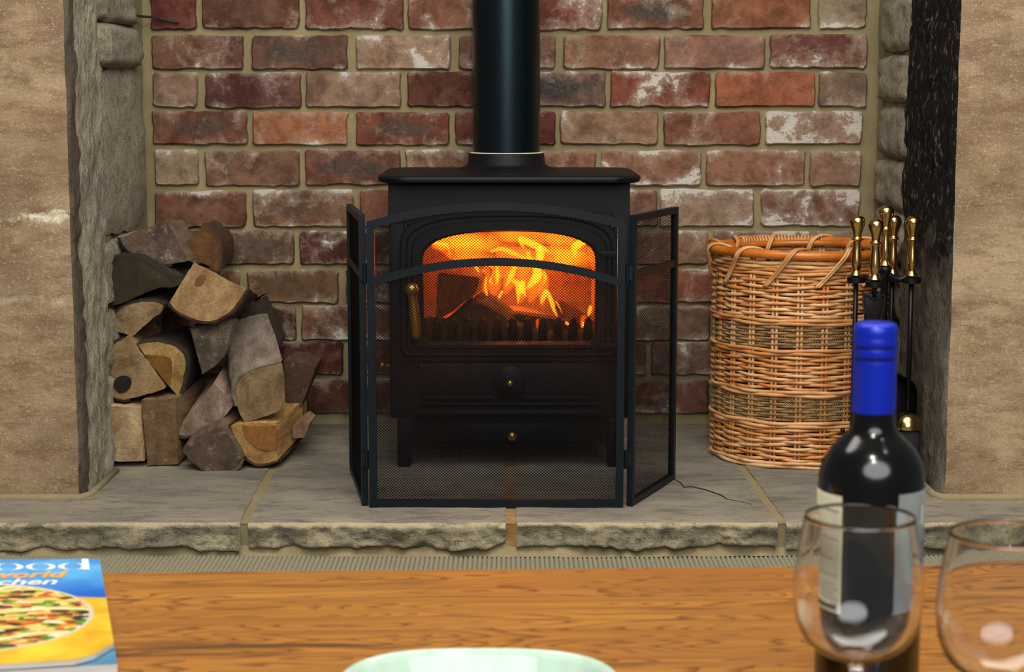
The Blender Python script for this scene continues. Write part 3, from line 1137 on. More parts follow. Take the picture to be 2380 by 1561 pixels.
zp = zy(409, 3.725)
bridge(bm, [plate_loop(0.266, 3.732, 4.146, 0.06, zp - 0.016), plate_loop(0.273, 3.725, 4.152, 0.065, zp - 0.013), plate_loop(0.275, 3.723, 4.154, 0.066, zp - 0.006),
            plate_loop(0.272, 3.726, 4.151, 0.064, zp - 0.001), plate_loop(0.268, 3.730, 4.147, 0.06, zp)], capfirst=True, caplast=True)
ob('top_plate', bm, 'iron', st, angle=50)
bm = bmesh.new()
box(bm, SX - 0.256, SX + 0.256, 3.757, 4.134, zt - 0.006, zp - 0.0135, 0.003)
ob('plate_rim', bm, 'iron', st, angle=40)
PYC, PX = 4.055, (1177 - 1190) / F * 4.02
bm = bmesh.new()
lathe(bm, [(0.112, zp - 0.001), (0.108, zp + 0.003), (0.095, zp + 0.006), (0.087, zp + 0.012), (0.084, zp + 0.034), (0.082, zp + 0.036), (0.076, zp + 0.036), (0.074, zp + 0.03)], (PX, PYC, 0), 56)
ob('flue_collar', bm, 'iron', st, angle=50)
bm = bmesh.new()
lathe(bm, [(0.0815, zp + 0.0362), (0.0800, zp + 0.0378), (0.0760, zp + 0.038)], (PX, PYC, 0), 56)
o = ob('fire_cement_seal', bm, 'label_cream', st)
o['label'] = 'pale cement ring'
bm = bmesh.new()
lathe(bm, [(0.0751, zp + 0.033), (0.0751, 0.9), (0.0751, 1.5)], (PX, PYC, 0), 72)
fp = ob('stove_pipe', bm, 'pipe')
tag(fp, 'tall black enamelled flue pipe rising from the stove top', 'pipe')

# door with arched opening
wz0, wzs, wz1 = zy(795, SY), zy(607, SY), zy(537, SY)
ww = 0.180
door = bmesh.new()
dy = SY - 0.001
bridge(door, [
    arch(0.228, zy(826, SY), zy(575, SY), zy(487, SY), dy, 2.9),
    arch(0.228, zy(826, SY), zy(575, SY), zy(487, SY), dy - 0.014, 2.9),
    arch(0.224, zy(823, SY), zy(577, SY), zy(491, SY), dy - 0.018, 2.9),
    arch(0.216, zy(817, SY), zy(580, SY), zy(499, SY), dy - 0.018, 2.8),
    arch(0.212, zy(814, SY), zy(582, SY), zy(503, SY), dy - 0.013, 2.8),
    arch(0.205, zy(809, SY), zy(586, SY), zy(510, SY), dy - 0.013, 2.7),
    arch(0.201, zy(806, SY), zy(588, SY), zy(514, SY), dy - 0.018, 2.7),
    arch(0.186, zy(798, SY), zy(603, SY), zy(532, SY), dy - 0.018, 2.6),
    arch(ww, wz0, wzs, wz1, dy - 0.010, 2.6),
    arch(ww, wz0, wzs, wz1, dy + 0.02, 2.6)])
dr = ob('door', door, 'iron', st, angle=28)
bm = bmesh.new()
pts = arch(ww + 0.004, wz0 - 0.004, wzs, wz1 + 0.004, dy + 0.004, 2.6)
f_ = bm.faces.new([bm.verts.new(p) for p in pts])
r_ = bmesh.ops.extrude_face_region(bm, geom=[f_])
for e in r_['geom']:
    if isinstance(e, bmesh.types.BMVert):
        e.co.y += 0.004
o = ob('window_pane', bm, 'pane', dr, smooth=False)
o['label'] = 'heat resistant glass pane'
# brass handle
bm = bmesh.new()
hy = dy - 0.045
h0 = PY(957, 672, hy)
h1 = PY(969, 786, hy)
tube(bm, smooth_prof([tuple(h0), tuple(h0 + (h1 - h0) * 0.2), tuple(h0 + (h1 - h0) * 0.6), tuple(h1)], 4), [0.0125, 0.0118, 0.0108, 0.0100, 0.0095, 0.0098, 0.0104, 0.0110, 0.0114, 0.0116, 0.0114, 0.0105, 0.008], 14)
bmesh.ops.create_uvsphere(bm, u_segments=16, v_segments=10, radius=0.0142, matrix=Matrix.Translation(h0 + Vector((0, -0.004, 0))))
tube(bm, [h0 + Vector((0, 0.005, 0)), Vector((h0.x, dy - 0.01, h0.z))], 0.008, 10)
o = ob('door_handle', bm, 'brass2', dr)
o['label'] = 'brass lever handle'
for v in (590, 803):
    bm = bmesh.new()
    c = PY(1418, v, dy - 0.012)
    box(bm, c.x - 0.022, c.x + 0.018, c.y - 0.010, c.y + 0.012, c.z - 0.007, c.z + 0.007, 0.003)
    tube(bm, [(c.x + 0.02, c.y - 0.004, c.z - 0.014), (c.x + 0.02, c.y - 0.004, c.z + 0.014)], 0.006, 12)
    ob('hinge', bm, 'iron', dr, angle=40)
# raised surround line above the door
bm = bmesh.new()
zt1 = zy(493, SY)
c = []
for (x, z) in [(SX + 0.11, zt1), (SX + 0.205, zt1), (SX + 0.214, zt1 - 0.004), (SX + 0.218, zt1 - 0.012), (SX + 0.218, zy(560, SY))]:
    c.append((x, SY, z))
tube(bm, c, 0.0022, 6)
ob('surround_moulding', bm, 'iron', st)
bm = bmesh.new()
tube(bm, [(2 * SX - x, y, z) for (x, y, z) in c], 0.0022, 6)
ob('surround_moulding', bm, 'iron', st)
# lower air wheel panel, mouldings, lip, ash pan front
bm = bmesh.new()
box(bm, SX - 0.229, SX + 0.229, SY - 0.012, SY + 0.004, zy(836, SY), zy(828, SY), 0.003)
box(bm, SX - 0.19, SX + 0.19, SY - 0.006, SY + 0.004, zy(930, SY), zy(842, SY), 0.004)
box(bm, SX - 0.172, SX - 0.036, SY - 0.015, SY, zy(926, SY), zy(918, SY), 0.003)
box(bm, SX + 0.034, SX + 0.168, SY - 0.015, SY, zy(926, SY), zy(918, SY), 0.003)
box(bm, SX - 0.187, SX + 0.187, SY - 0.019, SY, zy(939, SY), zy(931, SY), 0.003)
ob('air_panel', bm, 'iron', st, angle=40)
k1 = PY(1185, 891, SY - 0.03)
bm = bmesh.new()
for r_, y0, y1 in ((0.034, 0.016, 0.020), (0.026, 0.020, 0.024)):
    pass
prof = [(0.0, 0.010), (0.030, 0.010), (0.034, 0.007), (0.034, 0.0)]
lathe(bm, prof, (0, 0, 0), 32)
bmesh.ops.rotate(bm, cent=(0, 0, 0), matrix=Matrix.Rotation(PI / 2, 3, 'X'), verts=bm.verts)
bmesh.ops.translate(bm, vec=(k1.x, SY - 0.006, k1.z), verts=bm.verts)
ob('air_wheel', bm, 'iron', st, angle=40)


def knob(name, p, r, parent, d=Vector((0, -1, 0)), label='round brass knob'):
    bm = bmesh.new()
    bmesh.ops.create_uvsphere(bm, u_segments=18, v_segments=12, radius=r, matrix=Matrix.Translation(p))
    tube(bm, [p - d * r * 0.5, p - d * 0.035], r * 0.42, 10)
    o = ob(name, bm, 'brass2', parent)
    o['label'] = label
    return o


knob('spinner_knob', k1, 0.0082, st)
knob('side_air_knob', PY(889, 849, 3.86), 0.0078, st, Vector((-1, 0, 0)), 'small brass knob on the side of the stove')
bm = bmesh.new()
box(bm, SX - 0.196, SX + 0.196, SY - 0.052, SY + 0.01, zy(962, SY - 0.04), zy(951, SY - 0.04), 0.004)
ob('ash_lip', bm, 'iron', st, angle=40)
# bowed apron standing on short legs
bm = bmesh.new()
za, zl = zy(958, SY), HZ
prof = [(-0.236, za), (0.236, za), (0.236, zl), (0.212, zl), (0.210, zl + 0.03), (0.200, zl + 0.047), (0.178, zl + 0.055), (0.08, zl + 0.057), (-0.08, zl + 0.057), (-0.178, zl + 0.055), (-0.200, zl + 0.047), (-0.210, zl + 0.03), (-0.212, zl), (-0.236, zl)]
f_ = bm.faces.new([bm.verts.new((SX + x, SY - 0.008, z)) for x, z in prof])
r_ = bmesh.ops.extrude_face_region(bm, geom=[f_])
for e in r_['geom']:
    if isinstance(e, bmesh.types.BMVert):
        e.co.y += 0.02
ob('apron', bm, 'iron', st, smooth=False)
for sx in (-1, 1):
    for yy in (SY - 0.012, yb_ - 0.04):
        bm = bmesh.new()
        x = SX + sx * 0.222
        box(bm, x - 0.0145, x + 0.0145, yy, yy + 0.032, HZ, zb + 0.002, 0.005)
        ob('leg', bm, 'iron', st, angle=40)
k2 = PY(1190, 1013, SY - 0.03)
knob('ash_pan_knob', k2, 0.0105, st)
bm = bmesh.new()
box(bm, SX - 0.13, SX + 0.13, SY - 0.012, SY + 0.1, HZ + 0.058, za - 0.02, 0.004)
ob('ash_pan', bm, 'iron', st, angle=40)

# fire box lining
bm = bmesh.new()
fx = hw - 0.035
ft, fb = zy(520, SY), zy(800, SY)
box(bm, SX - fx, SX + fx, yb_ - 0.075, yb_ - 0.031, fb, ft)
box(bm, SX - fx - 0.0, SX - fx + 0.012, SY + 0.05, yb_ - 0.03, fb, ft)
box(bm, SX + fx - 0.012, SX + fx, SY + 0.05, yb_ - 0.03, fb, ft)
ob('firebrick_lining', bm, 'firebrick', st, smooth=False)
for i in range(12):
    bm = bmesh.new()
    x = SX - 0.186 + i * 0.0322
    z0, z1 = fb, zy(737, SY + 0.05)
    tube(bm, [(x, SY + 0.05, z0), (x, SY + 0.05, z0 + (z1 - z0) * 0.6), (x, SY + 0.052, z1 - 0.006), (x, SY + 0.053, z1)], [0.0115, 0.0100, 0.0078, 0.0035], 10)
    ob('grate_bar', bm, 'wire', st)
bm = bmesh.new()
grid(bm, lambda u, v: Vector((SX - 0.2 + 0.4 * u, SY + 0.064 + 0.20 * v, fb + 0.002 if v == 0 else fb + 0.004 + 0.014 * (1 + nz((u * 9, v * 5, 0), 1, 4)) + 0.078 * math.exp(-((u - 0.36) / 0.17) ** 2 - ((v - 0.35) / 0.5) ** 2))), 40, 24)
ab = ob('ash_bed', bm, 'ash')
tag(ab, 'dark mound of ash and charred embers on the stove grate', 'ash', None, 'stuff')


def fire_log(poly, y0, depth, off, label, cat='log', mat='char'):
    pts = [PY(u, v, y0) for u, v in poly]
    bm = bmesh.new()
    A = [bm.verts.new(p) for p in pts]
    B = [bm.verts.new(p + Vector((off[0], depth, off[1]))) for p in pts]
    n = len(pts)
    bm.faces.new(A)
    bm.faces.new(B)
    for k in range(n):
        bm.faces.new((A[k], A[(k + 1) % n], B[(k + 1) % n], B[k]))
    bmesh.ops.bevel(bm, geom=list(bm.edges), offset=0.004, segments=2, affect='EDGES')
    o = ob('burning_log', bm, mat, smooth=False)
    tag(o, label, cat, 'logs burning in the stove')
    return o


fire_log([(1016, 634), (1114, 645), (1108, 672), (1093, 692), (1060, 712), (1030, 738), (1012, 742)], SY + 0.075, 0.13, (0.03, 0.01), 'squared brown log burning behind the glass beside the door handle')
fire_log([(1178, 742), (1195, 728), (1250, 736), (1300, 744), (1348, 752), (1352, 782), (1180, 782)], SY + 0.095, 0.06, (0, 0.0), 'low charred log burning behind the grate bars', mat='ash')
fire_log([(1288, 712), (1300, 698), (1345, 724), (1372, 744), (1376, 768), (1340, 764), (1300, 738)], SY + 0.17, 0.05, (0, 0), 'charred log leaning in the stove at the hinge side of the fire', mat='char')

# flames: each tongue a closed body of glowing gas
fire = thing('fire', 'orange and yellow flames blazing behind the stove glass', 'fire', (SX, SY + 0.17, fb))


def c8(x, y):
    return (960 + x / 5.174, 520 + y / 5.174)


def flame(path, wpx, y, mat, tail=0.2, flat=0.6):
    pts = [PY(*c8(a, b), y + 0.004 * math.sin(i * 2.1)) for i, (a, b) in enumerate(path)]
    pts = [Vector(p) for p in smooth_prof([tuple(p) for p in pts], 5)]
    n = len(pts)
    r = wpx / 5.174 * (y / F) * 0.5
    rad = []
    for i in range(n):
        t = i / (n - 1)
        rad.append(max(0.0006, r * (math.sin(PI * min(1, 0.12 + 0.88 * t) ** 0.75) ** 0.8 * (1 - tail) + tail * 0.6 * (1 - abs(2 * t - 1)))))
    bm = bmesh.new()
    tube(bm, pts, rad, 10)
    o = ob('flame', bm, mat, fire)
    return o


Yf = SY + 0.16
HI = [([(1270, 170), (1420, 235), (1560, 300), (1650, 350)], 95), ([(1270, 175), (1310, 250), (1340, 300)], 50), ([(930, 335), (1060, 300), (1200, 350), (1330, 400), (1480, 440)], 60),
      ([(1500, 270), (1530, 360), (1520, 440), (1540, 520)], 110), ([(2080, 190), (2000, 240), (1940, 290), (1960, 440)], 110), ([(1380, 330), (1400, 400), (1460, 450)], 60),
      ([(230, 235), (330, 240), (420, 270), (440, 440)], 50), ([(735, 490), (770, 540), (800, 600)], 45),
      ([(940, 500), (920, 600), (930, 690), (975, 745)], 55), ([(1010, 500), (1015, 620), (1010, 700), (975, 750)], 50),
      ([(1230, 500), (1190, 600), (1150, 690), (1100, 770)], 70), ([(1470, 500), (1500, 600), (1440, 700), (1350, 790)], 120),
      ([(1200, 670), (1270, 740), (1270, 850), (1262, 980)], 80), ([(1320, 680), (1315, 760), (1330, 830), (1370, 880)], 80),
      ([(1570, 560), (1590, 650), (1560, 760)], 45), ([(1600, 790), (1570, 880), (1530, 970)], 70),
      ([(1610, 800), (1660, 920), (1700, 1040), (1750, 1150)], 62), ([(1715, 930), (1760, 1000), (1795, 1080)], 26),
      ([(780, 890), (830, 925), (930, 965), (1060, 1020)], 34), ([(1060, 990), (1150, 1030), (1260, 1070), (1420, 1095), (1620, 1110)], 42),
      ([(1430, 1100), (1460, 1130), (1475, 1165)], 30), ([(880, 640), (870, 760), (890, 860), (900, 930)], 40), ([(1080, 800), (1040, 870), (1020, 960)], 45),
      ([(2140, 980), (2120, 1060), (2100, 1110)], 55), ([(1650, 1160), (1700, 1180), (1745, 1190)], 26), ([(1830, 1180), (1870, 1205), (1915, 1215)], 44),
      ([(2050, 1180), (2060, 1250), (2065, 1320)], 60)]
for i, (pth, wp) in enumerate(HI):
    flame(pth, wp * 1.15, Yf + 0.045 * math.sin(i * 1.7) - (0.05 if pth[0][1] > 1150 else 0), 'flame_hi')
LO = [([(220, 230), (500, 200), (900, 230)], 260), ([(500, 330), (800, 280), (1150, 260)], 240), ([(900, 180), (1200, 130), (1380, 200)], 200), ([(400, 360), (700, 400), (1000, 380)], 150),
      ([(1500, 330), (1800, 400), (2180, 380)], 250), ([(1600, 200), (1850, 160), (2150, 250)], 190), ([(1650, 470), (1900, 480), (2180, 500)], 170), ([(1000, 350), (1350, 380), (1600, 420)], 220),
      ([(2150, 250), (2170, 420), (2170, 620)], 150), ([(700, 480), (950, 560), (1300, 560), (1600, 520)], 200), ([(880, 520), (880, 700), (860, 920)], 130), ([(1000, 560), (980, 740), (960, 900)], 190),
      ([(1180, 560), (1150, 720), (1090, 860)], 170), ([(1350, 560), (1310, 760), (1300, 960)], 220), ([(1500, 560), (1460, 760), (1400, 960)], 220), ([(1590, 600), (1560, 800), (1560, 1000)], 150),
      ([(720, 900), (900, 950), (1100, 1060), (1190, 1250)], 150), ([(900, 990), (1060, 1080), (1180, 1250)], 90), ([(1080, 1030), (1300, 1040), (1600, 1090)], 120), ([(370, 1120), (450, 1100), (530, 1040)], 70),
      ([(1310, 1160), (1325, 1250), (1330, 1330)], 90), ([(1500, 1140), (1510, 1230), (1510, 1290)], 80), ([(1690, 1150), (1690, 1250)], 80), ([(1870, 1160), (1875, 1290)], 90), ([(2050, 1100), (2060, 1350)], 110),
      ([(420, 1130), (430, 1230)], 80), ([(2170, 560), (2170, 900), (2160, 1120)], 70), ([(1150, 1200), (1170, 1280)], 60), ([(1150, 480), (1400, 470), (1650, 520)], 200), ([(300, 260), (420, 330), (480, 440)], 140), ([(260, 240), (600, 180), (1000, 150)], 230), ([(1050, 130), (1500, 140), (2000, 200)], 240), ([(1650, 300), (1900, 300), (2180, 330)], 260), ([(1700, 420), (1950, 400), (2180, 450)], 240), ([(480, 420), (800, 440), (1100, 440)], 170), ([(450, 260), (750, 230), (1050, 240)], 260)]
for i, (pth, wp) in enumerate(LO):
    if len(pth) == 2:
        a, b = pth
        pth = [a, ((a[0] + b[0]) / 2, (a[1] + b[1]) / 2), b]
    flame(pth, wp * 1.1, Yf + 0.02 + 0.05 * math.sin(i * 2.3) - (0.08 if pth[0][1] > 1130 else 0), 'flame_lo', 0.3)
for (x, z, p) in ((-0.05, 0.50, 1.3), (0.08, 0.52, 1.7), (0.0, 0.43, 0.4)):
    l = bpy.data.lights.new('firelight', 'POINT')
    l.energy, l.color, l.shadow_soft_size = p, (1.0, 0.33, 0.06), 0.03
    o = bpy.data.objects.new('firelight', l)
    COL.objects.link(o)
    o.location = (x, Yf - 0.02, z)
    adopt(o, fire)

# ================================================================== FIRE SCREEN
SCY = 3.385
scr = thing('fire_screen', 'black three panel mesh fire guard with arched top before the stove', 'fire screen', (0, SCY, HZ))


def bar(bm, pts, w, d, nrm, closed=False, inward=0.0):
    """rectangular bar along a planar path; w in the plane, d along nrm"""
    pts = [Vector(p) for p in pts]
    nrm = Vector(nrm).normalized()
    n = len(pts)
    rings = []
    for i, p in enumerate(pts):
        a = pts[(i - 1) % n] if (closed or i > 0) else p
        b = pts[(i + 1) % n] if (closed or i < n - 1) else p
        t1 = (p - a).normalized() if (p - a).length > 1e-9 else None
        t2 = (b - p).normalized() if (b - p).length > 1e-9 else None
        t = ((t1 or t2) + (t2 or t1)).normalized()
        s = t.cross(nrm).normalized()
        k = 1.0
        if t1 is not None and t2 is not None:
            k = 1.0 / max(0.35, t.dot(t1))
        rings.append([bm.verts.new(p + s * (w / 2 * k) * a_ + nrm * (d / 2) * b_) for a_, b_ in ((-1, -1), (1, -1), (1, 1), (-1, 1))])
    m = n if closed else n - 1
    for i in range(m):
        A, B = rings[i], rings[(i + 1) % n]
        for k in range(4):
            bm.faces.new((A[k], A[(k + 1) % 4], B[(k + 1) % 4], B[k]))
    if not closed:
        bm.faces.new(rings[0])
        bm.faces.new(rings[-1])


def clip(poly, p, d):
    """interval of the line p+t*d inside a convex polygon (2-D, counter clockwise)"""
    t0, t1 = -9, 9
    n = len(poly)
    for i in range(n):
        a, b = poly[i], poly[(i + 1) % n]
        nx, ny = -(b[1] - a[1]), (b[0] - a[0])
        den = nx * d[0] + ny * d[1]
        num = nx * (a[0] - p[0]) + ny * (a[1] - p[1])
        if abs(den) < 1e-12:
            if num > 0:
                return None
            continue
        t = num / den
        if den > 0:
            t0 = max(t0, t)
        else:
            t1 = min(t1, t)
    return (t0, t1) if t1 - t0 > 1e-4 else None


def wires(bm, poly, org, ex, ez, nrm, cw=0.0061, ch=0.0053, w=0.00108, d=0.0006):
    xs = [p[0] for p in poly]
    zs = [p[1] for p in poly]
    org, ex, ez, nrm = Vector(org), Vector(ex), Vector(ez), Vector(nrm)
    sl = ch / cw
    ln = math.hypot(1, sl)
    for sg in (1, -1):
        dd = (1 / ln, sg * sl / ln)
        pn = (-dd[1], dd[0])
        c0 = min(z - sg * sl * x for x in xs for z in zs)
        c1_ = max(z - sg * sl * x for x in xs for z in zs)
        c = math.floor(c0 / ch) * ch
        while c < c1_:
            iv = clip(poly, (0, c), dd)
            if iv:
                vv = []
                for t in iv:
                    for a_, b_ in ((-1, -1), (1, -1), (1, 1), (-1, 1)):
                        x = dd[0] * t + pn[0] * a_ * w / 2
                        z = c + dd[1] * t + pn[1] * a_ * w / 2
                        vv.append(bm.verts.new(org + ex * x + ez * z + nrm * (b_ * d / 2 + sg * d * 0.4)))
                for k in range(4):
                    bm.faces.new((vv[k], vv[(k + 1) % 4], vv[4 + (k + 1) % 4], vv[4 + k]))
            c += ch


pl = GZ(858, 1182, HZ)
pr_ = GZ(1449, 1182, HZ)
xl, xr = pl.x + 0.007, pr_.x - 0.007
zc_ = zy(522, SCY)
za_ = zy(480, SCY)
zm, zma = zy(657, SCY), zy(608, SCY)


def arc(z0, z1, n=24):
    out = []
    for i in range(n + 1):
        t = i / n * 2 - 1
        # circular segment
        h = z1 - z0
        c = (xr - xl) / 2
        rr = (c * c + h * h) / (2 * h)
        out.append(((xl + xr) / 2 + c * t, math.sqrt(rr * rr - (c * t) ** 2) - rr + z1))
    return out


n_ = (0, -1, 0)
bm = bmesh.new()
path = [(xl, SCY, HZ + 0.007), (xr, SCY, HZ + 0.007)] + [(x, SCY, z) for x, z in reversed(arc(zc_, za_))]
bar(bm, path, 0.0145, 0.012, n_, closed=True)
ob('front_frame', bm, 'screen', scr, smooth=False)
bm = bmesh.new()
bar(bm, [(x, SCY - 0.004, z) for x, z in arc(zm, zma)], 0.0145, 0.010, n_)
ob('arched_bar', bm, 'screen', scr, smooth=False)
bm = bmesh.new()
poly = [(xl, HZ + 0.007), (xr, HZ + 0.007)] + list(reversed(arc(zc_, za_)))
wires(bm, poly, (0, SCY + 0.006, 0), (1, 0, 0), (0, 0, 1), n_)
o = ob('mesh_panel', bm, 'wire', scr, smooth=False)
o['kind'] = 'stuff'


def wing(x0, y0, x1, y1):
    ex = Vector((x1 - x0, y1 - y0, 0))
    L = ex.length
    ex.normalize()
    nr_ = Vector((ex.y, -ex.x, 0))
    ez = Vector((0, 0, 1))
    o0 = Vector((x0, y0, 0))

    def q(a, z):
        return o0 + ex * a + ez * z
    zw = zy(513, SCY) + 0.004
    bm = bmesh.new()
    bar(bm, [q(0.006, HZ + 0.007), q(L - 0.006, HZ + 0.007), q(L - 0.006, zw), q(0.006, zw)], 0.013, 0.012, nr_, closed=True)
    ob('wing_frame', bm, 'screen', scr, smooth=False)
    bm = bmesh.new()
    zmid = zy(640, SCY)
    bar(bm, [q(0.01, zmid), q(L - 0.01, zmid)], 0.0145, 0.010, nr_)
    ob('cross_bar', bm, 'screen', scr, smooth=False)
    bm = bmesh.new()
    wires(bm, [(0.006, HZ + 0.007), (L - 0.006, HZ + 0.007), (L - 0.006, zw), (0.006, zw)], o0, ex, ez, nr_, 0.0100, 0.0056, 0.0010, 0.0005)
    o = ob('mesh_panel', bm, 'wire', scr, smooth=False)
    o['kind'] = 'stuff'


pR0, pR1 = GZ(1460, 1178, HZ), GZ(1563, 1113, HZ)
wing(pR0.x + 0.003, SCY + 0.002, pR1.x, pR1.y)
pL0, pL1 = GZ(849, 1174, HZ), GZ(819, 1092, HZ)
wing(pL0.x, SCY + 0.010, pL1.x, pL1.y)
for sx, xx in ((1, (pr_.x + pR0.x) / 2), (-1, (pl.x + pL0.x) / 2)):
    for v in (635, 1068):
        bm = bmesh.new()
        z = zy(v, SCY)
        tube(bm, [(xx, SCY + 0.003, z - 0.018), (xx, SCY + 0.003, z + 0.018)], 0.0042, 10)
        box(bm, xx - 0.010, xx + 0.010, SCY + 0.001, SCY + 0.005, z - 0.014, z + 0.014)
        ob('hinge', bm, 'screen', scr, angle=40)

# ================================================================== LOG PILE


def cl(x, y):
    return (200 + x / 2.44, 480 + y / 2.44)


def chaikin(pts, sharp, tags, it=2):
    for _ in range(it):
        np_, ns, nt = [], [], []
        n = len(pts)
        for i in range(n):
            p, a, b = pts[i], pts[(i - 1) % n], pts[(i + 1) % n]
            if sharp[i]:
                np_.append(p); ns.append(True); nt.append(tags[i])
            else:
                np_.append((p[0] * .75 + a[0] * .25, p[1] * .75 + a[1] * .25)); ns.append(False); nt.append(tags[i - 1])
                np_.append((p[0] * .75 + b[0] * .25, p[1] * .75 + b[1] * .25)); ns.append(False); nt.append(tags[i])
        pts, sharp, tags = np_, ns, nt
    return pts, sharp, tags


def resample(pts, tags, step):
    op, ot = [], []
    n = len(pts)
    for i in range(n):
        a, b = Vector(pts[i]), Vector(pts[(i + 1) % n])
        k = max(1, int((b - a).length / step))
        for j in range(k):
            op.append(tuple(a + (b - a) * j / k))
            ot.append(tags[i])
    return op, ot


def log(label, poly, bark, y0, depth, off, col, weather, barkcol=(74, 62, 50), side=None, sharp=None, seed=0, tilt=0.0):
    """poly: outline of the end face in crop pixels; bark: indices of edges that wear bark"""
    P3 = [PY(*cl(x, y), y0) for x, y in poly]
    pts = [(p.x, p.z) for p in P3]
    tags = [i in bark for i in range(len(pts))]
    sharp = [True if sharp is None else (i in sharp) for i in range(len(pts))]
    if len(pts) and sharp is not None:
        pts, _, tags = chaikin(pts, sharp, tags)
    pts, tags = resample(pts, tags, 0.007)
    n = len(pts)
    pts = [(x + 0.0016 * fnz((x, 0, z), 60, seed), z + 0.0016 * fnz((x, 5, z), 60, seed)) for x, z in pts]
    cx = sum(p[0] for p in pts) / n
    cz = sum(p[1] for p in pts) / n
    bm = bmesh.new()
    rings = []
    ys = [(0.0, 0.985, 0), (0.004, 1.0, 0)] + [(depth * t, 1.0 - 0.11 * t, t) for t in (0.15, 0.3, 0.45, 0.6, 0.8, 1.0)]
    for (dy_, s, t) in ys:
        ring = []
        for (x, z) in pts:
            px, pz = cx + (x - cx) * s + off[0] * dy_ / depth, cz + (z - cz) * s + off[1] * dy_ / depth
            k = 0.004 * fnz((px, dy_, pz), 22, seed) * min(1, t * 5)
            ring.append(bm.verts.new((px + k, y0 + dy_ + (0.0022 * fnz((x, 1, z), 34, seed) + tilt * (z - cz) if t == 0 else 0), pz + k)))
        rings.append(ring)
    f0 = bm.faces.new(rings[0])
    f0.material_index = 0
    f1 = bm.faces.new(rings[-1])
    f1.material_index = 0
    for i, (A, B) in enumerate(zip(rings, rings[1:])):
        for k in range(n):
            f = bm.faces.new((A[k], A[(k + 1) % n], B[(k + 1) % n], B[k]))
            f.material_index = 1 if i else 0
    bmesh.ops.triangulate(bm, faces=[f0, f1])
    o = ob('split_log', bm, ['wend', 'wsplit'], angle=45)
    origin(o, (cx, y0, cz))
    o.color = (*lin((col[0] * 1.02, col[1] * 1.05, min(255, col[2] * 1.10))), weather)
    tag(o, label, 'log', 'split firewood stacked on the hearth')
    if any(tags):
        bm = bmesh.new()  # the bark shell
        outer, inner = [], []
        for (dy_, s, t) in ys[1:]:
            ro, ri = [], []
            for k, (x, z) in enumerate(pts):
                a, b = pts[(k - 1) % n], pts[(k + 1) % n]
                tx, tz = b[0] - a[0], b[1] - a[1]
                l = math.hypot(tx, tz) or 1
                nx_, nz_ = tz / l, -tx / l
                if (x - cx) * nx_ + (z - cz) * nz_ < 0:
                    nx_, nz_ = -nx_, -nz_
                px, pz = cx + (x - cx) * s + off[0] * dy_ / depth, cz + (z - cz) * s + off[1] * dy_ / depth
                th = 0.0055 + 0.003 * fnz((px, dy_, pz), 40, seed + 2)
                yy = y0 + dy_ - (0.004 if t == 0 else 0)
                ro.append((px + nx_ * th, yy, pz + nz_ * th))
                ri.append((px - nx_ * 0.001, yy, pz - nz_ * 0.001))
            outer.append(ro)
            inner.append(ri)
        VO = [[bm.verts.new(p) for p in r_] for r_ in outer]
        VI = [bm.verts.new(p) for p in inner[0]]
        for k in range(n):
            if not tags[k]:
                continue
            k2 = (k + 1) % n
            bm.faces.new((VI[k], VI[k2], VO[0][k2], VO[0][k]))
            for A, B in zip(VO, VO[1:]):
                bm.faces.new((A[k], A[k2], B[k2], B[k]))
        for v in [v for v in bm.verts if not v.link_faces]:
            bm.verts.remove(v)
        b_ = ob('bark', bm, 'bark')
        b_.location = (0, 0, 0)
        b_.parent = o
        b_.matrix_parent_inverse = Matrix.Translation(-Vector((cx, y0, cz)))
        b_.color = (*lin(tuple(c_ * 0.86 for c_ in barkcol)), 1)  # bark tint darkened further to deepen the shade in gaps between logs
    return o


LY = 3.80
log('weathered grey half log with a long crack, topmost of the pile', [(190, 180), (310, 130), (400, 105), (450, 72), (580, 308), (530, 320), (420, 332), (330, 320), (268, 275), (210, 225)], [5, 6, 7, 8, 9],
    LY + 0.06, 0.24, (0.0, -0.015), (136, 112, 92), 0.75, (58, 44, 34), sharp=[0, 3, 4], seed=1)
log('rusty brown round log against the bricks at the top of the pile', [(548, 232), (655, 115), (740, 190), (757, 240), (750, 340), (740, 370), (690, 330), (600, 300)], [1, 2, 3, 4],
    LY + 0.16, 0.20, (0.0, 0.0), (122, 82, 40), 0.25, (106, 68, 34), sharp=[0, 1], seed=2)
log('dark mossy curved log jammed against the left reveal', [(100, 330), (170, 285), (300, 300), (420, 372), (535, 440), (500, 462), (400, 452), (300, 508), (180, 560), (100, 570)], [0, 1, 2, 3],
    LY + 0.0, 0.26, (0, 0.01), (66, 54, 28), 0.15, (52, 42, 26), sharp=[0, 4, 9], seed=3)
o4 = log('large pale freshly sawn quarter log with a knot', [(610, 312), (905, 470), (890, 502), (830, 590), (750, 640), (680, 655), (600, 635), (520, 600), (470, 540)], [1, 2, 3, 4, 5, 6, 7],
         LY - 0.03, 0.28, (-0.01, -0.045), (204, 164, 110), 0.0, (92, 66, 42), sharp=[0, 1, 8], seed=4)
log('pale mottled lens shaped log below the mossy one', [(110, 670), (180, 580), (270, 542), (380, 530), (440, 556), (430, 600), (370, 640), (265, 735), (180, 710)], [0, 1, 2, 3],
    LY + 0.01, 0.26, (0, 0.02), (176, 146, 102), 0.45, (64, 52, 40), sharp=[0, 4, 7], seed=5)
o6 = log('buff wedge log with a dark round knot hole', [(215, 742), (240, 737), (300, 830), (370, 930), (443, 1033), (400, 1050), (280, 1085), (200, 1100), (150, 1080), (120, 1030), (120, 870), (140, 790)], [6, 7, 8, 9, 10, 11],
         LY - 0.02, 0.28, (0, 0.0), (176, 144, 98), 0.25, (60, 48, 36), sharp=[0, 1, 4], seed=6)
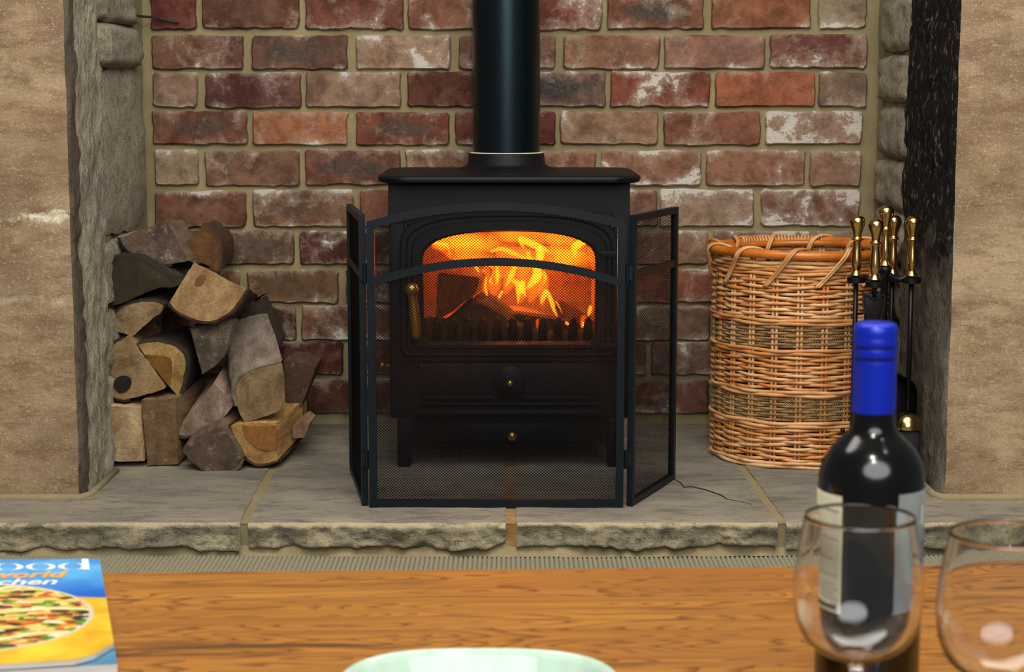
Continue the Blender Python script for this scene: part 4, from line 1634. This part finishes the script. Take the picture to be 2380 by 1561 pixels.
o7 = log('yellow quarter log with an ochre heart and curved bark', [(292, 785), (340, 770), (430, 765), (510, 790), (560, 840), (570, 900), (548, 1000), (526, 1083), (440, 985), (350, 870)], [0, 1, 2, 3, 4, 5, 6],
         LY + 0.005, 0.26, (0.01, 0.0), (196, 158, 92), 0.1, (70, 54, 38), sharp=[0, 7], seed=7)
log('small grey lichened log in the middle of the pile', [(592, 700), (790, 637), (820, 690), (800, 830), (740, 900), (662, 953), (640, 880)], [0],
    LY + 0.0, 0.26, (0.0, 0.0), (150, 132, 108), 0.9, (96, 78, 56), sharp=[0, 1, 5], seed=8)
log('black charred triangular log behind the middle of the pile', [(790, 760), (830, 640), (955, 540), (1000, 640), (1085, 800), (1070, 850), (900, 800)], [0, 1],
    LY + 0.145, 0.20, (0.0, 0.0), (58, 44, 32), 0.1, (30, 26, 22), sharp=[2, 4], seed=9)
log('big silver barked log with a stained square sawn end', [(850, 1000), (900, 948), (985, 912), (1112, 885), (1126, 960), (1130, 1140), (1050, 1182), (902, 1228), (870, 1180), (842, 1060)], [8, 9, 0, 1, 2],
    LY - 0.05, 0.18, (-0.05, 0.085), (164, 134, 92), 0.4, (176, 158, 140), sharp=[3, 5, 7], seed=10)
log('cream square cut log standing against the left reveal', [(102, 1130), (200, 1135), (310, 1145), (330, 1445), (210, 1448), (105, 1440)], [],
    LY - 0.05, 0.28, (0, 0), (218, 184, 136), 0.0, seed=11)
log('brown blotched rectangular log on the hearth beside the cream one', [(313, 1098), (420, 1092), (515, 1085), (522, 1463), (345, 1470)], [],
    LY - 0.045, 0.28, (0.02, 0.01), (138, 108, 72), 0.5, seed=12)
log('mauve grey pointed log with a pale split edge', [(512, 1285), (560, 1200), (640, 1118), (690, 1060), (722, 1000), (835, 1130), (772, 1212), (690, 1260), (600, 1298), (535, 1302)], [6, 7, 8],
    LY - 0.03, 0.24, (0.0, 0.03), (172, 148, 124), 0.4, (120, 100, 80), sharp=[0, 4, 5], seed=13)
log('dark brown wedge log lowest on the hearth at the front', [(540, 1388), (570, 1335), (745, 1255), (790, 1262), (888, 1432), (862, 1490), (762, 1505), (690, 1500), (602, 1440)], [4, 5, 6, 7],
    LY - 0.09, 0.24, (0.015, 0.05), (110, 88, 68), 0.6, (150, 124, 74), sharp=[0, 2, 4], seed=14)
o15 = log('honey coloured quarter log with a curved heart on the hearth', [(822, 1245), (900, 1228), (1082, 1228), (1086, 1440), (1000, 1465), (940, 1450), (880, 1400), (842, 1330)], [3, 4, 5, 6, 7],
          LY - 0.065, 0.22, (0.035, 0.015), (206, 158, 90), 0.05, (130, 96, 56), sharp=[0, 2, 3], seed=15)
log('dark split log with a pale top face leaning on the bricks', [(1122, 870), (1200, 880), (1300, 912), (1288, 962), (1200, 1180), (1130, 1182)], [],
    LY + 0.13, 0.2, (0.0, 0.0), (96, 70, 46), 0.4, seed=16)
log('short pale offcut on the hearth behind the pile', [(1165, 1250), (1232, 1215), (1262, 1245), (1240, 1310), (1172, 1312)], [],
    LY + 0.03, 0.14, (0.0, 0.0), (176, 138, 98), 0.1, seed=17)


def spot_part(name, o, pts, y, col, label=None, depth=0.0012, mat='wend', sharp=False):
    P3 = [PY(*cl(a, b), y) for a, b in pts]
    pp = [(p.x, p.z) for p in P3]
    pp, _, _ = chaikin(pp, [sharp] * len(pp), [False] * len(pp), 2)
    if sharp:
        pp, _ = resample(pp, [0] * len(pp), 0.006)
        pp = [(a + 0.0014 * fnz((a, 0, b), 80, 3), b + 0.0014 * fnz((a, 4, b), 80, 3)) for a, b in pp]
    bm = bmesh.new()
    f = bm.faces.new([bm.verts.new((x, y - depth, z)) for x, z in pp])
    r_ = bmesh.ops.extrude_face_region(bm, geom=[f])
    for e in r_['geom']:
        if isinstance(e, bmesh.types.BMVert):
            e.co.y += 0.004
    b_ = ob(name, bm, mat, smooth=False)
    b_.parent = o
    b_.matrix_parent_inverse = Matrix.Translation(-o.location)
    b_.color = (*lin(col), 0.0)
    if label:
        b_['label'] = label
    return b_


spot_part('knot_hole', o6, [(150, 1005), (175, 965), (220, 955), (258, 975), (256, 1020), (225, 1050), (180, 1058)], LY - 0.022, (34, 24, 18), 'dark round knot hole')
spot_part('knot', o4, [(612, 425), (640, 392), (672, 382), (680, 400), (662, 440), (625, 455)], LY - 0.032, (150, 108, 62), 'oval brown knot')
spot_part('heartwood', o7, [(330, 838), (372, 842), (420, 846), (458, 850), (478, 862), (487, 885), (484, 930), (480, 980), (476, 1024), (440, 980), (390, 915)], LY + 0.003, (158, 112, 40), 'ochre heartwood', sharp=True)
spot_part('heartwood', o15, [(884, 1240), (940, 1246), (1000, 1246), (1080, 1240), (1081, 1300), (1082, 1375), (1050, 1385), (1010, 1382), (960, 1362), (920, 1325), (896, 1285)], LY - 0.067, (180, 122, 54), 'orange heartwood', sharp=True)

# ================================================================== WICKER BASKET
BX, BY, BR = 0.625, 3.910, 0.183
bk = thing('wicker_basket', 'tall round wicker log basket with two dark seagrass bands', 'basket', (BX, BY, HZ))


def bz(v):
    return zy(v, BY - BR)


NS = 22


def ring_pts(r, z, amp=0.0, waves=11, ph=0.0, n=176, zamp=0.0):
    return [(r_ * math.cos(a), r_ * math.sin(a), z + zamp * math.sin(a * 7 + ph)) for a, r_ in
            ((2 * PI * k / n, r + amp * math.cos(waves * 2 * PI * k / n + ph)) for k in range(n))]


def mesh_of(bm, name, mat):
    me = bpy.data.meshes.new(name)
    bmesh.ops.recalc_face_normals(bm, faces=bm.faces)
    bm.to_mesh(me)
    bm.free()
    me.materials.append(MAT[mat])
    me.polygons.foreach_set('use_smooth', [True] * len(me.polygons))
    return me


def inst(name, me, parent, loc, rotz=0.0):
    o = bpy.data.objects.new(name, me)
    COL.objects.link(o)
    o.parent = parent
    o.location = Vector(loc) - parent.location
    o.rotation_euler = (0, 0, rotz)
    return o


weav = []
for k in range(4):
    bm = bmesh.new()
    tube(bm, ring_pts(BR, 0, 0.0046, 11, 0.0, 176, 0.0006 + 0.0006 * k), 0.0036 + 0.0003 * (k % 2), 6, closed=True)
    weav.append(mesh_of(bm, 'weaver', 'cane'))
bm = bmesh.new()
tube(bm, ring_pts(BR + 0.004, 0, 0.0030, 11, 0.0, 176, 0.0012), 0.0042, 6, closed=True)
twill = mesh_of(bm, 'border_weaver', 'cane')
bm = bmesh.new()
nrp = 900
for ph in (0, PI):
    pts = []
    for k in range(nrp):
        a = 2 * PI * k / nrp
        t = 110 * a + ph
        r_ = BR + 0.0026 * math.cos(11 * a) + 0.0017 * math.cos(t)
        pts.append((r_ * math.cos(a), r_ * math.sin(a), 0.0017 * math.sin(t) + 0.0012 * math.sin(3 * a)))
    tube(bm, pts, 0.0018, 4, closed=True)
rope_me = mesh_of(bm, 'seagrass_rope', 'rope')
kk = 0


def zone(v0, v1, step, kind):
    global kk
    z0, z1 = bz(v1), bz(v0)
    n = max(1, round((z1 - z0) / step))
    for i in range(n):
        z = z0 + (z1 - z0) * (i + 0.5) / n
        kk += 1
        if kind == 'w':
            inst('weaver', weav[kk % 4], bk, (BX, BY, z), (kk % 2) * 2 * PI / NS + 4 * PI / NS * rnd.randint(0, 10))
        elif kind == 'b':
            inst('border_weaver', twill, bk, (BX, BY, z), kk * 2 * PI / NS * 0.66)
        else:
            inst('seagrass_rope', rope_me, bk, (BX, BY, z), (kk % 2) * 2 * PI / NS + rnd.uniform(-0.02, 0.02))


zone(608, 642, 0.0074, 'b')
zone(642, 742, 0.0067, 'w')
zone(742, 758, 0.0072, 'b')
zone(759, 811, 0.0057, 'r')
zone(812, 828, 0.0072, 'b')
zone(829, 908, 0.0067, 'w')
zone(909, 924, 0.0072, 'b')
zone(925, 980, 0.0057, 'r')
zone(981, 996, 0.0072, 'b')
zone(997, 1074, 0.0067, 'w')
zone(1074, 1090, 0.0076, 'b')
bm = bmesh.new()
zb0, zb1 = HZ + 0.004, bz(604)
for dx in (-0.0042, 0.0042):
    tube(bm, [(BR, dx, zb0), (BR, dx, (zb0 + zb1) / 2), (BR, dx, zb1)], 0.0034, 7)
stake = mesh_of(bm, 'stake', 'cane')
for k in range(NS):
    inst('stake', stake, bk, (BX, BY, 0), 2 * PI * k / NS)
bm = bmesh.new()
lathe(bm, [(0.0, HZ + 0.004), (BR - 0.004, HZ + 0.004), (BR - 0.002, HZ + 0.010), (0.0, HZ + 0.012)], (BX, BY, 0), 40)
ob('base', bm, 'cane', bk)
# dark sleeve inside the weave, its colour stands in for the shade within
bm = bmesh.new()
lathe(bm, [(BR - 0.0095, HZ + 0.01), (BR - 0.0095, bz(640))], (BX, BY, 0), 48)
MAT['inner_shade'] = mat_simple('inner_shade_brown', (92, 60, 28), 0.8)
ob('inner_shade', bm, 'inner_shade', bk)
zr = bz(594)
for nm, r_, rr, dz in (('outer_rim', BR + 0.010, 0.0100, 0.0), ('inner_rim', BR - 0.010, 0.0075, -0.004)):
    bm = bmesh.new()
    tube(bm, [(BX + r_ * math.cos(2 * PI * k / 72), BY + r_ * math.sin(2 * PI * k / 72), zr + dz + 0.002 * math.sin(2 * PI * k / 36)) for k in range(72)], rr, 10, closed=True)
    ob(nm, bm, 'rim', bk)
# lashings over the rim
for k in range(11):
    a0 = 2 * PI * k / 11 + 0.16
    bm = bmesh.new()
    for d in (0, 0.030):
        pts = []
        for (da, r_, dz) in ((0.0, BR + 0.010, -0.066), (0.08, BR + 0.011, -0.05), (0.2, BR + 0.018, -0.022), (0.28, BR + 0.024, 0.0), (0.34, BR + 0.016, 0.0125), (0.42, BR + 0.002, 0.0135), (0.5, BR - 0.018, 0.004), (0.56, BR - 0.018, -0.02)):
            a = a0 + da + d
            pts.append((BX + r_ * math.cos(a), BY + r_ * math.sin(a), zr + dz))
        tube(bm, smooth_prof(pts, 3), 0.0030, 6)
    ob('rim_lashing', bm, 'cane', bk)
bm = bmesh.new()
for k in range(26):
    a = R(66) + R(58) * k / 25
    c = Vector((BX + (BR + 0.010) * math.cos(a), BY + (BR + 0.010) * math.sin(a), zr))
    er = Vector((math.cos(a), math.sin(a), 0))
    tube(bm, [c + (er * math.cos(t) + Vector((0, 0, 1)) * math.sin(t)) * 0.0118 for t in [2 * PI * j / 10 for j in range(10)]], 0.0026, 5, closed=True)
o = ob('rim_wrapping', bm, 'cane', bk)
o['kind'] = 'stuff'

# ================================================================== COMPANION SET
CY = 3.60
cs_top = zy(640, CY)
ctr = PY(2056, 640, CY)
stand = thing('companion_stand', 'black tool stand with brass finial beside the basket', 'tool stand', (ctr.x, CY, HZ))
HPROF = [(0.0, 0.120), (0.007, 0.1195), (0.0125, 0.116), (0.0152, 0.110), (0.0152, 0.104), (0.0130, 0.096), (0.0098, 0.088), (0.0082, 0.081), (0.0084, 0.077), (0.0112, 0.0745), (0.0112, 0.072),
         (0.0080, 0.069), (0.0078, 0.060), (0.0092, 0.045), (0.0108, 0.030), (0.0106, 0.022), (0.0082, 0.014), (0.0075, 0.010), (0.0100, 0.006), (0.0122, 0.002), (0.0122, 0.0), (0.0, 0.0)]


def handle(parent, x, y, z):
    bm = bmesh.new()
    lathe(bm, smooth_prof(HPROF, 2), (x, y, z), 28)
    o = ob('handle', bm, 'brass', parent)
    o['label'] = 'turned brass handle'
    return o


bm = bmesh.new()
lathe(bm, [(0, 0.016), (0.03, 0.014), (0.075, 0.010), (0.085, 0.006), (0.086, 0.0), (0, 0)], (ctr.x, CY, HZ), 40)
ob('base', bm, 'tool', stand, angle=50)
zc0 = zy(617, CY)
bm = bmesh.new()
lathe(bm, [(0.0075, HZ + 0.012), (0.0075, zc0 - 0.02), (0.0135, zc0 - 0.012), (0.0135, zc0 - 0.004), (0.009, zc0)], (ctr.x, CY, 0), 18)
ob('pole', bm, 'tool', stand)
o = handle(stand, ctr.x, CY, zc0)
o.name = 'finial'
o['label'] = 'brass finial'
tools = []
for nm, u, vb, yy in (('poker', 1990, 640, 3.60), ('tongs', 2033, 650, 3.545), ('hearth_shovel', 2074, 637, 3.655), ('hearth_brush', 2119, 641, 3.60)):
    p = PY(u, vb, yy)
    tools.append((nm, p))
    bm = bmesh.new()
    c = Vector((ctr.x, CY, zc0 - 0.014))
    e = Vector((p.x, p.y, p.z - 0.004))
    mid = (c + e) / 2 + Vector((0, 0, -0.008))
    tube(bm, smooth_prof([tuple(c), tuple(mid), tuple(e + (c - e).normalized() * 0.012)], 5), 0.0062, 8)
    lathe(bm, [(0.0085, -0.003), (0.0185, -0.003), (0.0185, -0.014), (0.0085, -0.014), (0.0085, -0.003)], (p.x, p.y, p.z), 20)
    ob('hook_arm', bm, 'tool', stand, angle=50)
LAB = {'poker': ('black poker with brass handle hanging nearest the basket', 'poker'), 'tongs': ('black fire tongs with brass handle hanging at the front of the stand', 'tongs'),
       'hearth_shovel': ('black round backed shovel with brass handle hanging at the rear of the stand', 'shovel'), 'hearth_brush': ('hearth brush with brass dome and black bristles nearest the stone pier', 'brush')}
for nm, p in tools:
    t = thing(nm, LAB[nm][0], LAB[nm][1], (p.x, p.y, HZ + 0.03), 'brass handled hearth tools on the stand')
    handle(t, p.x, p.y, p.z)
    bm = bmesh.new()
    zend = {'poker': HZ + 0.05, 'tongs': zy(690, p.y), 'hearth_shovel': zy(866, p.y), 'hearth_brush': zy(952, p.y)}[nm]
    tube(bm, [(p.x, p.y, p.z), (p.x, p.y, (p.z + zend) / 2), (p.x, p.y, zend)], 0.0050, 10)
    if nm == 'poker':
        tube(bm, smooth_prof([(p.x, p.y, zend + 0.07), (p.x - 0.004, p.y, zend + 0.055), (p.x - 0.016, p.y, zend + 0.05), (p.x - 0.02, p.y, zend + 0.062)], 4), 0.0045, 8)
    ob('rod', bm, 'tool', t)
    if nm == 'tongs':
        for s in (-1, 1):
            bm = bmesh.new()
            a = PY(2010 if s < 0 else 2053, 684, p.y)
            b = PY(2011 if s < 0 else 2052, 744, p.y)
            pts = [(p.x, p.z - 0.04), (a.x, a.z + 0.0), (a.x, (a.z + b.z) / 2), (b.x + 0.006 * -s, b.z), (p.x + s * 0.012, b.z - 0.06), (p.x + s * 0.009, HZ + 0.09), (p.x + s * 0.003, HZ + 0.055)]
            bar(bm, [(x, p.y + 0.0, z) for x, z in smooth_prof(pts, 3)], 0.004, 0.016, (0, -1, 0))
            ob('arm', bm, 'tool', t, smooth=False)
        bm = bmesh.new()
        a, b = PY(2009, 682, p.y + 0.004), PY(2054, 746, p.y + 0.004)
        box(bm, a.x, b.x, p.y - 0.002, p.y + 0.005, b.z, a.z, 0.002)
        ob('spring_plate', bm, 'tool', t, angle=40)
    if nm == 'hearth_shovel':
        bm = bmesh.new()
        zt_ = zy(862, p.y)

        def pan(u, v):
            a = u * 2 - 1
            w_ = 0.052 * min(1.0, math.sqrt(max(0.0, 1 - (1 - min(1.0, v * 3.2)) ** 2)) + 0.02)
            return Vector((p.x + a * w_, p.y - 0.004 - 0.022 * (abs(a) ** 3) - 0.014 * (1 - min(1, v * 6)), zt_ - 0.150 * v))
        grid(bm, pan, 14, 18)
        bmesh.ops.solidify(bm, geom=list(bm.faces), thickness=0.002)
        ob('pan', bm, 'tool', t, angle=50)
    if nm == 'hearth_brush':
        bm = bmesh.new()
        lathe(bm, smooth_prof([(0.0, 0.0), (0.008, -0.0005), (0.018, -0.006), (0.025, -0.016), (0.0282, -0.028), (0.0275, -0.034)], 3) + [(0.024, -0.034), (0.0, -0.03)], (p.x, p.y, zy(957, p.y)), 32)
        o = ob('brass_dome', bm, 'brass', t)
        bm = bmesh.new()
        for k in range(260):
            a, r_ = rnd.uniform(0, 2 * PI), 0.024 * math.sqrt(rnd.random())
            x, y = r_ * math.cos(a), r_ * math.sin(a)
            z0 = zy(957, p.y) - 0.031
            tube(bm, [(p.x + x, p.y + y, z0), (p.x + x * 1.12, p.y + y * 1.12, z0 - 0.085)], 0.0013, 4)
        lathe(bm, [(0.0, -0.03), (0.0225, -0.032), (0.0245, -0.11), (0.0, -0.112)], (p.x, p.y, zy(957, p.y)), 24)
        o = ob('bristles', bm, 'bristle', t)
        o['kind'] = 'stuff'

# ================================================================== TABLE AND WHAT STANDS ON IT
TZ = 0.400
tb = thing('coffee_table', 'low oiled oak plank coffee table in front of the hearth', 'table', (0, 1.3, 0))
rot = R(2.0)
far = 1.699
widths = [0.089, 0.101, 0.100, 0.098, 0.1, 0.1, 0.1]
yy = far
for w_ in widths:
    bm = bmesh.new()
    box(bm, -0.86, 0.86, -w_ / 2 + 0.00003, w_ / 2 - 0.00003, -0.032, 0, 0.0003, 1)
    o = ob('plank', bm, 'oak', angle=40)
    yc = yy - w_ / 2
    o.parent = tb
    o.location = Vector((0, yc, TZ)) - tb.location
    o.rotation_euler = (0, 0, 0)
    yy -= w_
for (x, y) in ((-0.8, far - 0.06), (0.8, far - 0.06), (-0.8, yy + 0.06), (0.8, yy + 0.06)):
    bm = bmesh.new()
    box(bm, x - 0.035, x + 0.035, y - 0.035, y + 0.035, 0.0055, TZ - 0.031, 0.004)
    ob('leg', bm, 'oak', tb, angle=40)
tb.rotation_euler = (0, 0, rot)

# ---- wine bottle
bpx, bpy_ = 0.2560, 1.261
bt = thing('wine_bottle', 'dark glass wine bottle with bright blue foil capsule', 'bottle', (bpx, bpy_, TZ))
BP = [(0.0, 0.006), (0.028, 0.004), (0.034, 0.0005), (0.0368, 0.004), (0.0374, 0.012), (0.0374, 0.05), (0.0374, 0.10), (0.0374, 0.150), (0.0374, 0.178), (0.0368, 0.190), (0.0345, 0.1985), (0.0300, 0.2065), (0.0232, 0.2135), (0.0178, 0.2190), (0.0155, 0.2250), (0.0148, 0.240), (0.0145, 0.252), (0.0143, 0.29), (0.0, 0.292)]
bm = bmesh.new()
lathe(bm, smooth_prof(BP, 3), (bpx, bpy_, TZ), 64)
ob('glass_body', bm, 'bottle', bt)
bm = bmesh.new()
cz0, cz1 = 0.2335, 0.2965
CPF = [(0.0152, cz0), (0.0154, cz0 + 0.002), (0.0152, cz0 + 0.034), (0.0156, cz0 + 0.0365), (0.0149, cz0 + 0.0385), (0.0155, cz0 + 0.0405), (0.0155, cz0 + 0.0455), (0.0150, cz0 + 0.0470), (0.0155, cz0 + 0.0485), (0.0155, cz0 + 0.052),
       (0.0150, cz0 + 0.0535), (0.0154, cz0 + 0.055), (0.0153, cz0 + 0.0590), (0.0142, cz0 + 0.0622), (0.0120, cz0 + 0.0632), (0.0, cz0 + 0.0634)]
lathe(bm, CPF, (bpx, bpy_, TZ), 56)
o = ob('capsule', bm, 'cap', bt, angle=60)
o['label'] = 'bright blue foil capsule'


def label_patch(name, a0, a1, z0, z1, mat, label, r=0.0378, n=40):
    bm = bmesh.new()
    grid(bm, lambda u, v: Vector((bpx + r * math.sin(R(a0 + (a1 - a0) * u)), bpy_ - r * math.cos(R(a0 + (a1 - a0) * u)), z0 + (z1 - z0) * v)), n, 2)
    bmesh.ops.solidify(bm, geom=list(bm.faces), thickness=0.0002)
    o = ob(name, bm, mat, bt)
    o['label'] = label
    return o


LB, LT = 0.489, 0.578
lc = label_patch('back_label', -170, -43, LB, LT, 'label_cream', 'cream printed label')
lg = label_patch('front_label', 19, 150, LB + 0.001, LT + 0.003, 'label_grey', 'grey label')


def print_line(parent, a0, a1, z0, z1, mat='dark_print'):
    bm = bmesh.new()
    r = 0.03805
    grid(bm, lambda u, v: Vector((bpx + r * math.sin(R(a0 + (a1 - a0) * u)), bpy_ - r * math.cos(R(a0 + (a1 - a0) * u)), z0 + (z1 - z0) * v)), 10, 1)
    return ob('printed_line', bm, mat, parent, smooth=False)


MAT['faint'] = mat_simple('faint_print', (150, 146, 128), 0.6)
MAT['bluegrey'] = mat_simple('blue_grey_print', (104, 110, 140), 0.6)
for i, (z, t) in enumerate([(0.565, .0016), (0.552, .0008), (0.545, .0008), (0.531, .0012), (0.520, .0006), (0.512, .0006), (0.5085, .0006), (0.505, .0006), (0.5015, .0006)]):
    print_line(lc, -95 + (i % 3) * 6, -47 - (i % 2) * 6, z, z + t, 'faint')
print_line(lc, -98, -49, 0.4925, 0.4965)
print_line(lg, 56, 60, 0.556, 0.570, 'white_print')
print_line(lg, 58, 72, 0.541, 0.5435, 'bluegrey')
print_line(lg, 30, 60, 0.533, 0.5336, 'faint')

# ---- wine glasses
gx, gy = 0.2145, 1.088
g1 = thing('wine_glass', 'empty clear wine glass standing in front of the bottle', 'wine glass', (gx, gy, TZ), 'empty wine glasses on the table')
OUT = [(0.0, 0.0005), (0.030, 0.0005), (0.034, 0.0015), (0.0335, 0.003), (0.024, 0.0055), (0.010, 0.009), (0.0048, 0.016), (0.0038, 0.035), (0.0036, 0.07), (0.0040, 0.096), (0.0056, 0.1032), (0.0120, 0.1075), (0.0205, 0.1115), (0.0285, 0.117), (0.0338, 0.1235), (0.0377, 0.133), (0.0398, 0.146), (0.0400, 0.155), (0.0388, 0.170), (0.0362, 0.186), (0.0336, 0.1995)]
outer = smooth_prof(OUT, 4)
INN = [(0.0329, 0.1998), (0.0354, 0.186), (0.0380, 0.170), (0.0391, 0.155), (0.0389, 0.1463), (0.0367, 0.1337), (0.0326, 0.1246), (0.0272, 0.1185), (0.019, 0.1132), (0.011, 0.1100), (0.004, 0.1087), (0.0, 0.1085)]
inner = smooth_prof(INN, 4)
bm = bmesh.new()
lathe(bm, outer + inner, (gx, gy, TZ), 72)
ob('glass_bowl_and_stem', bm, 'glass', g1)
g2 = g1.copy()
COL.objects.link(g2)
g2['label'] = 'empty clear wine glass at the right hand edge of the table'
g2.location = (0.2935, 1.044, TZ)
for ch in list(g1.children):
    c = ch.copy()
    COL.objects.link(c)
    c.parent = g2
    c.matrix_parent_inverse = ch.matrix_parent_inverse.copy()

# ---- celadon dish
dxc, dyc = -0.0235, 1.2155
dish = bmesh.new()


def sup(a, b, z, n=64, p=2.9):
    out = []
    for k in range(n):
        t = 2 * PI * k / n
        c_, s_ = math.cos(t), math.sin(t)
        out.append((dxc + a * math.copysign(abs(c_) ** (2 / p), c_), dyc + b * math.copysign(abs(s_) ** (2 / p), s_), TZ + z))
    return out


bridge(dish, [sup(.070, .066, 0.0005), sup(.074, .070, 0.001), sup(.080, .076, .006), sup(.093, .088, .024), sup(.0985, .0930, .0385), sup(.1010, .0955, .0425), sup(.1012, .0957, .0440), sup(.0996, .0941, .0448), sup(.0975, .0920, .0440),
              sup(.0945, .0890, .0385), sup(.0895, .0840, .024), sup(.079, .074, .0105), sup(.066, .062, .0068), sup(.03, .03, .006)], capfirst=True, caplast=True)
do = ob('serving_dish', dish, 'celadon')
tag(do, 'pale green rounded square ceramic dish on the oak table', 'dish')
origin(do, (dxc, dyc, TZ))

# ---- two magazines
FC = Vector((-0.309, 1.364, 0))
ang = R(15.1)
ex_ = Vector((math.cos(ang), math.sin(ang), 0))
ey_ = Vector((-math.sin(ang), math.cos(ang), 0))
MW, ML = 0.225, 0.308


def mag_top(u, w, base):
    s = min(1.0, max(0.0, -u / 0.2))
    return base + s * (0.004 + 0.009 * (w / ML))


def magazine(label, z0, z1, cover, cut, raise0, raise1):
    t = thing('magazine', label, 'magazine', (FC.x, FC.y, z0), 'magazines stacked on the oak table')
    t.rotation_euler = (0, 0, ang)
    nU, nW = 14, 16

    def xy(a, b):
        u = -MW * (1 - a)
        w = ML * b
        # clipped front right corner
        lim = cut
        if cut and u > -lim and w < lim * 1.15:
            k = (u + lim) / lim
            w = max(w, lim * 1.15 * k * k)
        return u, w
    bm = bmesh.new()
    top = grid(bm, lambda a, b: Vector((*xy(a, b), (mag_top(*xy(a, b), z1) if raise1 else z1) - z0)), nU, nW)
    c_ = ob('cover', bm, cover)
    c_.parent = t
    bm = bmesh.new()

    def side(lst, close=True):
        for (u, w) in lst:
            pass
    per = [xy(0, 0)] + [xy(i / nU, 0) for i in range(1, nU + 1)] + [xy(1, j / nW) for j in range(1, nW + 1)] + [xy(1 - i / nU, 1) for i in range(1, nU + 1)] + [xy(0, 1 - j / nW) for j in range(1, nW)]
    A, B = [], []
    for (u, w) in per:
        zlo = (mag_top(u, w, z0) if raise0 else z0) - z0 + 0.0004
        zhi = (mag_top(u, w, z1) if raise1 else z1) - z0 - 0.0003
        A.append(bm.verts.new((u * 0.997, w * 0.998 + 0.0003, zlo)))
        B.append(bm.verts.new((u * 0.997, w * 0.998 + 0.0003, zhi)))
    n = len(per)
    for k in range(n):
        try:
            bm.faces.new((A[k], A[(k + 1) % n], B[(k + 1) % n], B[k]))
        except ValueError:
            pass
    pg = ob('pages', bm, 'pages', smooth=False)
    pg.parent = t
    return t, c_


m_low, _ = magazine('thick blue backed magazine lowest in the pile, white page edges showing', TZ, TZ + 0.0148, 'blue_cover', 0, False, True)
m_top, cover = magazine('food magazine with blue and yellow cover on top of another magazine', TZ + 0.0153, TZ + 0.0200, 'cover', 0.034, True, True)
cover['label'] = 'glossy cover with a plate of filled flat breads'
for m in (m_low,):
    m.location = Vector((FC.x, FC.y, TZ)) + ex_ * 0.0006
ztop0 = 0.0200 - 0.0153


def print_mesh(name, faces2d, mat, label=None, lift=0.0005):
    """flat print draped on the cover: list of polygons in cover coordinates"""
    bm = bmesh.new()
    for poly in faces2d:
        try:
            bm.faces.new([bm.verts.new((u, w, mag_top(u, w, ztop0) + lift)) for u, w in poly])
        except ValueError:
            pass
    bmesh.ops.triangulate(bm, faces=bm.faces)
    o = ob(name, bm, mat, smooth=False)
    o.parent = m_top
    if label:
        o['label'] = label
    return o


def ring2d(cx, cy, rx, ry, ix, iy, shift=0.0, n=40):
    out = []
    for k in range(n):
        a, b = 2 * PI * k / n, 2 * PI * (k + 1) / n
        out.append([(cx + rx * math.cos(a), cy + ry * math.sin(a)), (cx + rx * math.cos(b), cy + ry * math.sin(b)),
                    (cx + ix * math.cos(b), cy + iy * math.sin(b) + shift), (cx + ix * math.cos(a), cy + iy * math.sin(a) + shift)])
    return out


def rect2d(x0, x1, y0, y1):
    return [[(x0, y0), (x1, y0), (x1, y1), (x0, y1)]]


bl, xh = 0.268, 0.024
rx, ry = 0.0133, xh / 2
letters = []
d_r = -0.0105
letters.append(ring2d(d_r - 0.0015 - rx, bl + ry, rx, ry, rx * 0.60, ry * 0.97) + rect2d(d_r - 0.0062, d_r, bl, bl + 0.0395))
o2 = d_r - 0.0015 - 2 * rx - 0.0155
letters.append(ring2d(o2, bl + ry, rx, ry, rx * 0.60, ry * 0.97))
o1 = o2 - 2 * rx - 0.002
letters.append(ring2d(o1, bl + ry, rx, ry, rx * 0.60, ry * 0.97))
fx_ = o1 - rx - 0.013
letters.append(rect2d(fx_ - 0.003, fx_ + 0.003, bl, bl + 0.032) + ring2d(fx_ + 0.006, bl + 0.031, 0.009, 0.008, 0.004, 0.0075)[0:22] + rect2d(fx_ - 0.008, fx_ + 0.009, bl + 0.021, bl + 0.023)
               + [[(fx_ + 0.0125 + 0.0032 * math.cos(2 * PI * k / 16), bl + 0.030 + 0.0032 * math.sin(2 * PI * k / 16)) for k in range(16)]])
for L_ in letters:
    print_mesh('masthead_letter', L_, 'white_print')


def text_print(name, s, size, u_right, w0, mat, shear=0.28, offset=0.0, sx=1.0):
    cu = bpy.data.curves.new('t', 'FONT')
    cu.body = s
    cu.size = size
    cu.shear = shear
    cu.offset = offset
    cu.resolution_u = 3
    to = bpy.data.objects.new('t', cu)
    COL.objects.link(to)
    bpy.context.view_layer.update()
    me = bpy.data.meshes.new_from_object(to.evaluated_get(bpy.context.evaluated_depsgraph_get()))
    bpy.data.objects.remove(to)
    xm = max(v.co.x for v in me.vertices)
    for v in me.vertices:
        u, w = u_right + (v.co.x - xm) * sx, w0 + v.co.y
        v.co = (u, w, mag_top(u, w, ztop0) + 0.0006)
    me.materials.append(MAT[mat])
    me.name = name
    o = bpy.data.objects.new(name, me)
    COL.objects.link(o)
    o.parent = m_top
    return o


text_print('headline', 'world', 0.030, -0.030, 0.2425, 'orange_print', 0.3, 0.0006, 0.92)['label'] = 'orange headline reading world'
text_print('headline', 'kitchen', 0.028, -0.040, 0.2195, 'white_print', 0.3, 0.0005, 0.98)['label'] = 'white headline reading kitchen'

# ---- thin cable poking out of the stonework
bm = bmesh.new()
pts = [PY(a, b, y) for a, b, y in ((300, 34, 4.12), (330, 38, 4.18), (365, 41, 4.222), (395, 48, 4.228), (415, 52, 4.230))]
tube(bm, smooth_prof([tuple(p) for p in pts], 4), 0.0028, 8)
cb = ob('cable', bm, 'cable')
tag(cb, 'short thin dark cable running from the rubble onto the bricks', 'cable')
